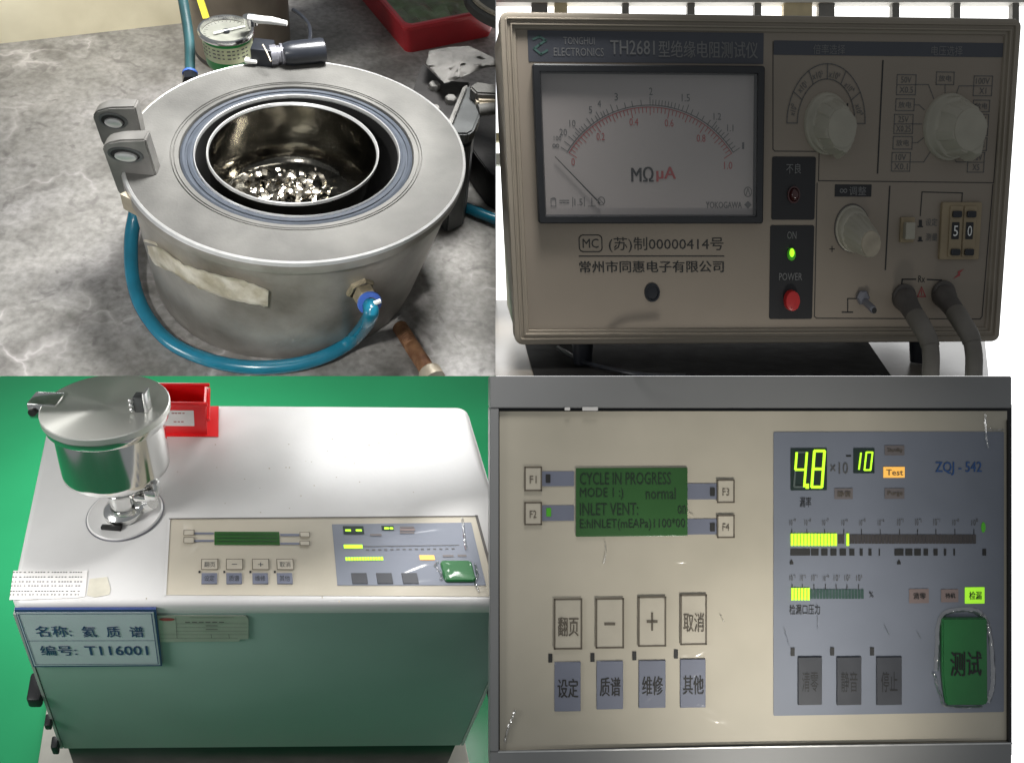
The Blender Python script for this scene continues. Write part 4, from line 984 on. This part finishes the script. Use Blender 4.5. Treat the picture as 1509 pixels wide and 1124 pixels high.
for k in range(14): rsheet(kt, 509 + k * 4, 822 - k * .05, 512.2 + k * 4, 827 - k * .05, .0026, .0004, bm)
emit('lit_bar', bm, 'segon', inset, smooth=0, flat=True)
emit('lamp_label', rsheet(kt, 618, 819, 640, 826, .0026), 'lampon', inset, smooth=0, flat=True)
for x0, y0, x1, y1 in ((589, 776.5, 610, 779), (589, 784, 610, 787), (652, 818.5, 668, 821.5), (674, 818, 687, 821), (545, 787.5, 562, 790.5)): emit('lamp_label', rsheet(kt, x0, y0, x1, y1, .0026, .0003), 'lampoff2', inset, smooth=0, flat=True)
emit('lamp_label', rsheet(kt, 589, 779.5, 611, 783, .0026, .0003), 'lampoff', inset, smooth=0, flat=True)
for x in (518, 555, 592.5): emit('key', slab(kt, x, 845, x + 23, 861, .0018, .003, .001, .0005), 'darkkey', inset)
tb = emit('test_button', slab(kt, 651, 828, 697, 858.5, .0018, .007, .006, .002), 'testgreen', inset)
def crinkle(face, pts, wpx, d, amp, nm, par, seed=0, mt='film'):
    P = catmull([(*face.L(*p), 0) for p in pts], 10); bm = bmesh.new(); rows = []
    for i, p in enumerate(P):
        t = (P[min(i + 1, len(P) - 1)] - P[max(0, i - 1)]).normalized(); nn = Vector((-t.y, t.x, 0)); wv = wpx / 2000 * (.55 + .6 * abs(noise.noise(Vector((i * .33, seed, 0)))) + .25)
        rows.append([bm.verts.new(face.W(*(p + nn * wv * s).xy, d + amp * h * (.6 + .7 * noise.noise(Vector((i * .5, seed, s)))))) for s, h in ((-1, 0), (-.4, .7), (0, 1), (.4, .6), (1, 0))])
    for A, B in zip(rows, rows[1:]):
        for k in range(4): bm.faces.new((A[k], A[k + 1], B[k + 1], B[k]))
    return emit(nm, bm, mt, par, smooth=60, flat=True)
crinkle(kt, [(645, 829), (641, 835), (649, 845), (650, 856)], 5, .002, .006, 'film_edge', inset, 1)
crinkle(kt, [(700, 832), (703, 848), (700, 860), (706, 874)], 5, .002, .005, 'film_edge', inset, 2)
crinkle(kt, [(681, 764), (684, 790), (687, 812)], 5, .002, .004, 'film_fold', inset, 3)

bm = bmesh.new(); rnd = random.Random(11)
for k in range(34):
    x, y = rnd.uniform(250, 640), rnd.uniform(605, 755); s = rnd.uniform(.5, 1.3); n_ = rnd.randint(5, 7)
    sheet(kt, [(x + s * rnd.uniform(.6, 1.3) * math.cos(i * 6.283 / n_), y + .7 * s * rnd.uniform(.6, 1.3) * math.sin(i * 6.283 / n_)) for i in range(n_)], .0006, bm)
for x, y in ((215, 883), (474, 881), (499, 887)): sheet(kt, [(x, y - 2.5), (x + 1.4, y - 2.5), (x + 1.4, y), (x, y)], .0006, bm)
emit('dirt_specks', bm, 'tan', cab, smooth=0, flat=True, kind='stuff')

# ---- steel chamber on the cabinet
PB = K.W(*K.hit(185, 757, 'c', 0))
# lid centre on its sight line, the chamber leaning back 31 degrees from upright in this bay
r_ = ray(155.5, 597); k31 = math.tan(R(31))
t_ = (PB.y - CAM.y + k31 * (PB.z - CAM.z)) / (r_.y + k31 * r_.z)
QL = CAM + r_ * t_
axL = (QL - PB).normalized(); HL = (QL - PB).length; sc = (QL.y - CAM.y) / F
rl = 90 * sc; rb_ = 77 * sc
cm = axis_map(PB, axL, Vector((1, 0, 0)))
ch = thing('steel_chamber', 'polished stainless steel chamber with flat round lid standing on the white cabinet', 'chamber', PB)
t0 = HL * .34
emit('body', lathe([(0, HL * .405), (rb_ * .40, HL * .405), (rb_ * .70, HL * .42), (rb_ * .95, HL * .437), (rb_ * 1.00, HL * .462), (rb_ * 1.01, HL * .50), (rb_, HL * .88), (0, HL * .88)], 96, f=cm), 'stainless', ch)
emit('body_flange', lathe([(rb_ * .98, HL * .855), (rl * .95, HL * .885), (rl * .96, HL * .892), (rl * .96, HL * .935), (rb_, HL * .944)], 96, f=cm), 'stainless', ch)
ld = emit('lid', lathe([(0, HL * .945), (rl * .985, HL * .945), (rl, HL * .950), (rl, HL * .994), (rl * .985, HL), (rl * .5, HL), (rl * .03, HL), (0, HL)], 128, f=cm), 'lid', ch, turn=(QL, axL.to_track_quat('Z', 'X')))
# latch pin block near the right edge of the lid, hinge block at the left
def lidp(px, py, dz=0):
    fr = Frame(QL, cm(Vector((1, 0, 0))) - PB, cm(Vector((0, 1, 0))) - PB, axL); h = fr.hit(px, py, 'c', dz); return fr, h
fr, h = lidp(209, 603)
lt = emit('latch', fbox(fr, h.x - .008, h.y - .010, 0, h.x + .007, h.y + .008, .026, bev=.002), 'plate', ch)
emit('latch_plate', fbox(fr, h.x + .0075, h.y - .011, 0, h.x + .0125, h.y + .009, .034, bev=.0015), 'bright', lt)
for k in range(3): emit('screw', lathe([(.0032, 0), (.0032, .003), (.002, .004), (0, .004)], 12, f=lambda p, k=k: fr.W(h.x - .010 + p.x, h.y - .0105 - p.z, .006 + k * .008 + p.y)), 'bright', lt)
fr, h = lidp(58, 588)
hg = emit('hinge', fbox(fr, h.x - .012, h.y - .018, -.024, h.x + .032, h.y + .018, .003, bev=.003), 'stainless', ch)
emit('hinge_pin', lathe([(0, -.022), (.006, -.022), (.006, .022), (0, .022)], 16, f=lambda p: fr.W(h.x - .004 + p.x, h.y + p.z, -.011 + p.y)), 'iron', hg)
# neck, clamp and mounting flange
emit('neck', lathe([(rb_ * .60, HL * .41), (rb_ * .58, HL * .35), (rb_ * .48, HL * .29), (rb_ * .30, HL * .225), (rb_ * .26, HL * .21), (rb_ * .26, HL * .02), (0, HL * .02)], 64, f=cm), 'stainless', ch)
cp = emit('clamp_ring', lathe([(rb_ * .40, HL * .345), (rb_ * .61, HL * .348), (rb_ * .64, HL * .356), (rb_ * .64, HL * .392), (rb_ * .61, HL * .40), (rb_ * .40, HL * .403)], 48, f=cm), 'chrome', ch)
for (px, py, sx, sy, sz, m_) in ((224, 724, .009, .012, .018, 'chrome'), (231, 719, .004, .007, .026, 'bright'), (211, 730, .012, .010, .010, 'chrome'), (139, 722, .010, .008, .010, 'lug')):
    frc = Frame(PB + axL * HL * .34, cm(Vector((1, 0, 0))) - PB, cm(Vector((0, 1, 0))) - PB, axL); h = frc.hit(px, py, 'b', -.035 if px > 200 else 0)
    emit('clamp_lug', fbox(frc, h.x - sx, h.y - sy, h.z - sz / 2, h.x + sx, h.y + sy, h.z + sz / 2, bev=.003), m_, cp)
h2 = K.hit(216, 742, 'c', .025)
emit('wing_nut', lathe([(0, -.014), (.012, -.014), (.013, -.004), (.009, 0), (.013, .004), (.012, .014), (0, .014)], 16, f=axis_map(K.W(*h2), Vector((.8, -.4, .3)))), 'chrome', cp)
emit('base_clamp', lathe([(rb_ * .24, .003), (rb_ * .38, .003), (rb_ * .40, .006), (rb_ * .40, .014), (rb_ * .36, .018), (rb_ * .24, .022)], 48, f=axis_map(PB, n3)), 'chrome', ch)
emit('base_clamp_block', xf(bbox(-.022, -.004, .002, .010, .004, .009, .0015), axis_map(PB + ex3 * -.012 + (K.W(0, -1, 0) - K.o).normalized() * .036, n3, Vector((1, 0, -.12)))), 'iron', ch)
hb = K.hit(131, 754, 'c', 0); hb2 = K.hit(239, 754, 'c', 0); rr3 = (K.W(*hb2) - K.W(*hb)).length / 2
fl_ = emit('mounting_flange', lathe([(0, .0005), (rr3, .0005), (rr3, .003), (rr3 * .96, .0045), (rr3 * .90, .0035), (.02, .0032), (0, .0032)], 72, f=axis_map(PB, n3)), 'cabwhite', ch)
emit('flange_seal', lathe([(rr3, .0006), (rr3 * 1.03, .0006), (rr3 * 1.03, .002), (rr3, .0025)], 72, f=axis_map(PB, n3)), 'darkmetal', fl_)

# ---- red bin
bn = thing('red_bin', 'small open red plastic bin with a paper label behind the steel chamber', 'bin', K.W(*K.hit(270, 640, 'c', 0)))
bl, br_ = K.hit(226, 640, 'c', .002), K.hit(305, 640, 'c', .002)
hF = K.hit(305, 596, 'b', br_.y).z; bd = .085
bx0, bx1, by0, by1 = bl.x, br_.x, br_.y, br_.y + bd
hB = K.hit(305, 567, 'b', by1).z
th = .0035
emit('front_wall', fbox(K, bx0, by0, .004, bx1, by0 + th, hF, bev=.001), 'redbin', bn)
emit('back_wall', fbox(K, bx0, by1 - th, .004, bx1, by1, hB, bev=.001), 'redbin', bn)
for x in (bx0, bx1 - th):
    t = [K.W(x, by0 + th, .004), K.W(x, by1 - th, .004), K.W(x, by1 - th, hB), K.W(x, by0 + th, hF)]
    emit('side_wall', prism(t, [p + ex3 * th for p in t]), 'redbin', bn, smooth=0)
emit('bottom', fbox(K, bx0, by0, .002, bx1, by1, .0045), 'redbin', bn)
emit('front_lip', fbox(K, bx0 - .003, by0 - .004, hF - .003, bx1 + .003, by0 + th + .001, hF + .003, bev=.0015), 'redbin', bn)
emit('back_lip', fbox(K, bx0 - .003, by1 - th, hB - .003, bx1 + .005, by1 + .004, hB + .002, bev=.0015), 'redbin', bn)
emit('side_lip', fbox(K, bx1, by0, hF * .45, bx1 + .006, by1, hF * .55, bev=.0015), 'redbin', bn)
bf = Face(K, 'b', by0)
lbx = emit('paper_label', rsheet(bf, 238, 604, 286, 627, .0009), 'paper', bn, smooth=0, flat=True)
bm = bmesh.new()
for x0, x1, y in ((254, 256, 608), (259, 260, 608), (263.5, 266, 608), (270, 271, 608), (257, 259, 620.5), (263, 264, 620.5), (268, 269.5, 620.5)): stroke(bf, [(x0, y), (x1, y)], 2.6, .0014, bm)
emit('label_print', bm, 'redink', lbx, smooth=0, flat=True)
h = K.hit(322, 643, 'c', .002); h0 = K.hit(236, 645, 'c', .002); hy = K.hit(322, 598, 'c', .002)
emit('red_mat', fbox(K, h0.x, h.y, .0006, h.x, hy.y, .0018, bev=.0004), 'redbin', label='flat red plastic sheet lying under the red bin on the cabinet', cat='mat')

# ================================================================== 4. control panel close-up in its grey housing
Q = Frame((.3607, 0, -.2899), Vector((.9987, .0509, -.0011)), Vector((-.0509, .9987, -.0020)), Vector((.0010, .0021, 1.0)))
q0f = Face(Q, 'b', 0); qp = Face(Q, 'b', .006)
unit = thing('control_panel', 'beige and slate-blue control panel with keys and lit display set in grey housing', 'control panel', Q.W(0, .03, -.30))
# housing: four rails round the recess
def rail(nm, P, d0=.10):
    uv = [q0f.L(*p) for p in P]
    bm = prism([q0f.W(u, v, 0) for u, v in uv], [q0f.W(u, v, -d0) for u, v in uv]); bmesh.ops.recalc_face_normals(bm, faces=bm.faces)
    bmesh.ops.bevel(bm, geom=[e for e in bm.edges if e.calc_length() > .01], offset=.0012, segments=2, affect='EDGES')
    return emit(nm, bm, 'housing', unit, smooth=30)
rail('housing_rail', [(722, 554.3), (1491, 554.3), (1491, 601), (722, 601)])
rail('housing_rail', [(722, 1107.5), (1491, 1093.5), (1491, 1150), (722, 1150)])
rail('housing_rail', [(722, 601.4), (735, 601.4), (735, 1107), (722, 1107)])
emit('recess', sheet(Face(Q, 'b', .0095), [(730, 596), (1491, 596), (1491, 1112), (730, 1112)], 0), 'baseblack', unit, smooth=0, flat=True)
emit('side_plate', prism([q0f.W(*q0f.L(*p), -.0005) for p in ((1486.5, 619), (1490.8, 619), (1490.8, 1093), (1486.5, 1093))], [q0f.W(*q0f.L(*p), -.1) for p in ((1486.5, 619), (1490.8, 619), (1490.8, 1093), (1486.5, 1093))]), 'baseblack', unit, smooth=0)
psh = emit('cream_sheet', prism([qp.W(*qp.L(*p), 0) for p in ((736, 606), (1484, 605.5), (1484.5, 1090), (1110, 1096), (736.5, 1105))], [qp.W(*qp.L(*p), -.003) for p in ((736, 606), (1484, 605.5), (1484.5, 1090), (1110, 1096), (736.5, 1105))]), 'cream', unit, smooth=0)
def e(nm, bm, m_, par=unit, **k): return emit(nm, bm, m_, par, smooth=0, flat=True, **k)
E_ = .0008
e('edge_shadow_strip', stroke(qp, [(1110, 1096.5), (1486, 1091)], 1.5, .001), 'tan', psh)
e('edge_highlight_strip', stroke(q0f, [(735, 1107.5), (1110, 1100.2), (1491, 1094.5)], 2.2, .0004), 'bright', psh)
e('clip_tab', rsheet(q0f, 832, 600, 840, 604.5, .001), 'paper', unit); e('clip_tab', rsheet(q0f, 858, 599.5, 881, 605, .001), 'paper', unit)
bl_ = e('blue_area', rsheet(qp, 1139.5, 636, 1479, 1051, E_, .002), 'blue')
# function keys beside the display
for x0, y0, x1, y1, bx0_, by0_, bx1_, by1_, dx, dy, dm, s in ((773.5, 688, 797.5, 722, 797.5, 694, 846, 716, 804, 698.5, 'ink', 'F1'), (773.5, 740, 797.5, 772, 797.5, 744, 846, 767, 805, 748, 'ledglow', 'F2'),
        (1057, 707, 1081, 739.5, 1013, 712, 1057, 735.5, 1046, 718, 'ink', 'F3'), (1057, 759, 1081, 791, 1013, 764, 1057, 787, 1046, 770, 'ink', 'F4')):
    b_ = e('key_bar', rsheet(qp, bx0_, by0_, bx1_, by1_, E_, .0006), 'bluekey'); e('key_lamp', rsheet(qp, dx, dy, dx + 7, dy + 12.5, E_ * 2, .0006), dm, b_)
    kk = emit('key', slab(qp, x0, y0, x1, y1, 0, .0022, .002, .0008), 'cream_key', unit)
    e('key_outline', outline(qp, x0, y0, x1, y1, 2.2, .0025), 'brownline', kk); text(qp, s, (x0 + x1) / 2 - 5, (y0 + y1) / 2 - 4.5, (x0 + x1) / 2 + 5, (y0 + y1) / 2 + 6.5, .0029, 'brownline', kk)
lc = emit('display', loft_rect(qp, *qp.box(848.5, 689, 1012.5, 789.5), [(0, 0), (0, .0026), (.0012, .0030)], .001, 3, True, True), 'lcd', unit)
for i, (s, x0, x1) in enumerate((('CYCLE IN PROGRESS', 854, 988), ('MODE 1 :)', 854, 918), ('INLET VENT:', 854, 940), ('E:hINLET(mEAPa)1100*00', 854, 1009))):
    y = 705 + i * 22.6; text(qp, s, x0, y - 9.5, x1, y + 8.5, .0034, 'lcdtext', lc, .004)
text(qp, 'normal', 951, 718, 995, 735, .0034, 'lcdtext', lc, .004); text(qp, 'on', 998, 744, 1010, 757, .0034, 'lcdtext', lc, .004)
# eight keys
for i, (x0, y0, x1, y1, s) in enumerate(((816, 881, 857.5, 955.5, '翻页'), (877.5, 880.5, 919, 954, '−'), (940, 878, 981, 951.5, '+'), (1002, 875, 1041, 949, '取消'))):
    kk = emit('key', slab(qp, x0, y0, x1, y1, 0, .0022, .002, .0008), 'cream_key', unit); e('key_outline', outline(qp, x0 + 1, y0 + 1, x1 - 1, y1 - 1, 2.6, .0026), 'brownline', kk)
    xm, ym = (x0 + x1) / 2, (y0 + y1) / 2 + 4
    if len(s) == 2: text(qp, s, xm - 15, ym - 14, xm + 15, ym + 14, .0029, 'brownline', kk, .015)
    elif s == '−': e('lettering', stroke(qp, [(xm - 6, ym - 3), (xm + 6, ym - 3)], 4, .0029), 'brownline', kk)
    else: e('lettering', stroke(qp, [(xm, ym - 16), (xm, ym + 8)], 3, .0029, stroke(qp, [(xm - 6, ym - 4), (xm + 6, ym - 4)], 4, .0029)), 'brownline', kk)
for x0, y0, x1, y1, s in ((817, 974.5, 855.5, 1047, '设定'), (879, 973, 918, 1044, '质谱'), (941, 972, 980.5, 1042, '维修'), (1002, 970, 1039.5, 1041.5, '其他')):
    kk = emit('key', slab(qp, x0, y0, x1, y1, 0, .0022, .001, .0008), 'bluekey', unit)
    xm, ym = (x0 + x1) / 2, (y0 + y1) / 2 + 2; text(qp, s, xm - 15, ym - 14, xm + 15, ym + 14, .0026, 'ink', kk, .02)
for x, y in ((811, 969), (873, 968), (934.7, 965.7), (996, 963)): e('key_lamp', rsheet(qp, x - 3, y - 6.5, x + 3, y + 6.5, E_, .0006), 'ink')
# seven-segment digits
SEG = {'8': 'abcdefg', '4': 'bcfg', '1': 'bc', '0': 'abcdef'}
def digit(par, ch_, x0, y0, x1, y1, wd, sl, d, dot=False, thin=False):
    def pt(u, v): return (x0 + (x1 - x0) * u + sl * (.5 - v), y0 + (y1 - y0) * v)
    Ls = dict(a=((.08, 0), (.92, 0)), b=((1, .03), (1, .47)), c=((1, .53), (1, .97)), d=((.08, 1), (.92, 1)), e=((0, .53), (0, .97)), f=((0, .03), (0, .47)), g=((.08, .5), (.92, .5)))
    on, off = bmesh.new(), bmesh.new()
    for k_, (p, q_) in Ls.items():
        lit = k_ in SEG[ch_]
        if not lit and thin: continue
        stroke(qp, [pt(*p), pt(*q_)], wd if lit else wd * .8, d if lit else d - .0003, on if lit else off)
    if dot: rsheet(qp, x1 + 0, y1 - 5, x1 + 5, y1 + 2.5, d, .0005, on)
    e('digit', on, 'segon', par)
    if len(off.faces): e('unlit_segments', off, 'segoff', par)
    else: off.free()
dw = e('digit_window', rsheet(qp, 1164.5, 660, 1218, 722, E_ * 2, .001), 'segback')
digit(dw, '4', 1171, 666, 1186, 717, 3.6, 4, E_ * 4, True); digit(dw, '8', 1197, 664, 1212, 717, 4.2, 4, E_ * 4)
text(qp, '×10', 1223, 681, 1249, 698, E_ * 2, 'inkgrey', unit, .004); e('minus_mark', stroke(qp, [(1247.5, 671.5), (1252.5, 671.5)], 2.4, E_ * 2), 'ink')
dw2 = e('exponent_window', rsheet(qp, 1257, 660, 1288, 697, E_ * 2, .001), 'segback')
digit(dw2, '1', 1258, 667, 1266, 691, 2.6, 3, E_ * 4, thin=True); digit(dw2, '0', 1274, 666, 1283, 692, 2.6, 3, E_ * 4, thin=True)
# status labels
for x0, y0, x1, y1, m_, s in ((1303, 656, 1332, 670.5, 'lampoff2', 'Standby'), (1301, 687.5, 1332.5, 703.5, 'lampon', 'Test'), (1303, 719, 1332, 734.5, 'lampoff2', 'Purge'), (1229, 719, 1256, 735, 'lampoff2', '静音')):
    l_ = e('status_label', rsheet(qp, x0, y0, x1, y1, E_ * 2, .0006), m_); text(qp, s, x0 + 4, y0 + 4, x1 - 3, y1 - 3.5, E_ * 3, 'brownline', l_, .01)
text(qp, '漏率', 1178, 732, 1195, 747, E_ * 2, 'ink', unit)
text(qp, 'ZQJ - 542', 1377.5, 680, 1445.5, 700, E_ * 2, 'blueink', unit, .012)
# leak-rate bar
bm = bmesh.new()
for k in range(15): rsheet(qp, 1164.5 + k * 4.92, 785.5, 1168.4 + k * 4.92, 803.5, E_ * 3, .0003, bm) if k < 14 else rsheet(qp, 1246.5, 785.5, 1250.3, 803.5, E_ * 3, .0003, bm)
e('lit_bar', bm, 'segon')
bm = bmesh.new()
for k in range(14, 55):
    if k != 16: rsheet(qp, 1164.5 + k * 4.97, 787, 1169.0 + k * 4.97, 800.5, E_ * 2, .0002, bm)
e('unlit_bar', bm, 'baroff')
tkx = (1166.8, 1189, 1215, 1243.5, 1269.4, 1297, 1325.5, 1352, 1379, 1407, 1435)
bm = bmesh.new()
for x in tkx: stroke(qp, [(x - .5, 779.5), (x - .5, 787)], 1.1, E_ * 2, bm)
for a_, b_ in ((205, 315), (320, 362), (377, 412), (428, 462), (480, 515), (533, 562), (592, 608), (640, 657), (697, 704), (785, 835), (845, 885), (895, 932), (947, 972), (1002, 1025), (1060, 1073), (1113, 1122), (1275, 1295)):
    rsheet(qp, 1110 + a_ / 3.782, 808, 1110 + b_ / 3.782, 818, E_ * 2, .0003, bm)
for x in (1166, 1324): sheet(qp, [(x, 823), (x + 2.6, 828), (x + 2.6, 831), (x - 2.6, 831), (x - 2.6, 828)], E_ * 2, bm)
e('scale_marks', bm, 'ink', kind='stuff')
for i, x in enumerate(tkx): text(qp, '10⁻' + '⁰¹²³⁴⁵⁶⁷⁸⁹'[9 - i] if i < 10 else '10⁰', x - 4, 763.5, x + 5.5, 774, E_ * 2, 'inkgrey', unit)
emit('green_lamp', disc(qp, 1448.5, 776.5, 3.2, 8, [(1, E_), (.9, .0022), (0, .003)], 20), 'ledglow', unit)
# pressure bar
bm = bmesh.new()
for k in range(6): rsheet(qp, 1165.3 + k * 4.7, 865.5, 1168.8 + k * 4.7, 883.5, E_ * 3, .0003, bm)
e('lit_bar', bm, 'segon'); bm = bmesh.new()
for k in range(6, 23): rsheet(qp, 1165.3 + k * 4.68, 867.5, 1169.2 + k * 4.68, 881.5, E_ * 2, .0003, bm)
e('unlit_bar', bm, 'bargreen'); bm = bmesh.new()
for i, x in enumerate((1166.8, 1182, 1199, 1215.8, 1231.6, 1247.5, 1264.7)):
    stroke(qp, [(x, 860.5), (x, 867.5)], 1.1, E_ * 2, bm); text(qp, '10⁻' + '⁰¹²³'[3 - i] if i < 4 else '10' + '¹²³'[i - 4], x - 3.5, 846, x + 5, 855.5, E_ * 2, 'inkgrey', unit)
e('scale_marks', bm, 'ink', kind='stuff')
text(qp, '%', 1280, 871, 1286.5, 879.5, E_ * 2, 'ink', unit); text(qp, '检漏口压力', 1163, 890, 1208, 905, E_ * 2, 'ink', unit)
for x0, y0, x1, y1, m_, s in ((1339, 867, 1368, 888, 'lampoff', '清零'), (1386, 867.5, 1411.5, 886.5, 'lampoff', '待机'), (1421, 864.5, 1450, 888.5, 'lampgreen', '检漏')):
    l_ = e('status_label', rsheet(qp, x0, y0, x1, y1, E_ * 2, .0008), m_); text(qp, s, x0 + 6, y0 + 6, x1 - 5, y1 - 6, E_ * 3, 'ink', l_, .015)
# dark keys and green test button
for x0, x1, s in ((1175, 1210.5, '清零'), (1232, 1268.5, '静音'), (1290.5, 1328, '停止')):
    kk = emit('key', slab(qp, x0, 966.5, x1, 1037.5, E_, .0032, .0012, .0010), 'darkkey', unit); xm = (x0 + x1) / 2; text(qp, s, xm - 12, 988, xm + 12, 1018, .0037, 'panelblack', kk)
for x, y in ((1167.6, 959.6), (1225.8, 959), (1284.5, 959)): e('key_lamp', rsheet(qp, x - 3, y - 6, x + 3, y + 6, E_ * 2, .0006), 'ink')
uv = [qp.L(*p) for p in ((1384.5, 908), (1450.5, 908), (1451.5, 1033), (1448, 1036), (1391, 1036), (1387, 1015), (1384.5, 985))]
bm = prism([qp.W(u, v, .0085) for u, v in uv], [qp.W(u, v, E_) for u, v in uv]); bmesh.ops.recalc_face_normals(bm, faces=bm.faces); bmesh.ops.bevel(bm, geom=bm.edges[:], offset=.0022, segments=3, affect='EDGES')
tb2 = emit('test_button', bm, 'testgreen', unit); text(qp, '测试', 1396, 957, 1441, 993, .0094, 'panelblack', tb2, .015)
crinkle(qp, [(1379, 987), (1381, 950), (1383, 918), (1392, 903), (1412, 898), (1434, 899), (1449, 909), (1456, 925), (1461, 955), (1463, 1000), (1460, 1020), (1455, 1034)], 9, E_ * 2, .005, 'film_edge', tb2, 4)
crinkle(qp, [(1374, 990), (1378, 998), (1380, 1010), (1386, 1026), (1391, 1038), (1420, 1041), (1446, 1040)], 5, E_ * 2, .005, 'film_edge', tb2, 6)
for pts_, wd, am_, sd in (([(760, 1044), (755, 1058), (749, 1072), (744, 1092)], 5, .004, 1), ([(891, 796), (893, 812), (889, 832)], 2.4, .003, 2), ([(1451, 610), (1452, 640), (1455, 660)], 3, .004, 3), ([(1453, 632), (1466, 633), (1478, 633)], 3, .003, 4),
        ([(1203, 890), (1204, 905), (1204, 925)], 1.8, .003, 5), ([(1061, 905), (1066, 915)], 2.5, .003, 6), ([(1302, 920), (1310, 936)], 2, .003, 7), ([(1155, 925), (1162, 950)], 2, .003, 8), ([(1350, 930), (1356, 940)], 2, .003, 9), ([(1012, 752), (1022, 760)], 2, .003, 10)):
    crinkle(qp, pts_, wd, E_ * 2, am_, 'film_fold', psh, sd)

flush_texts()
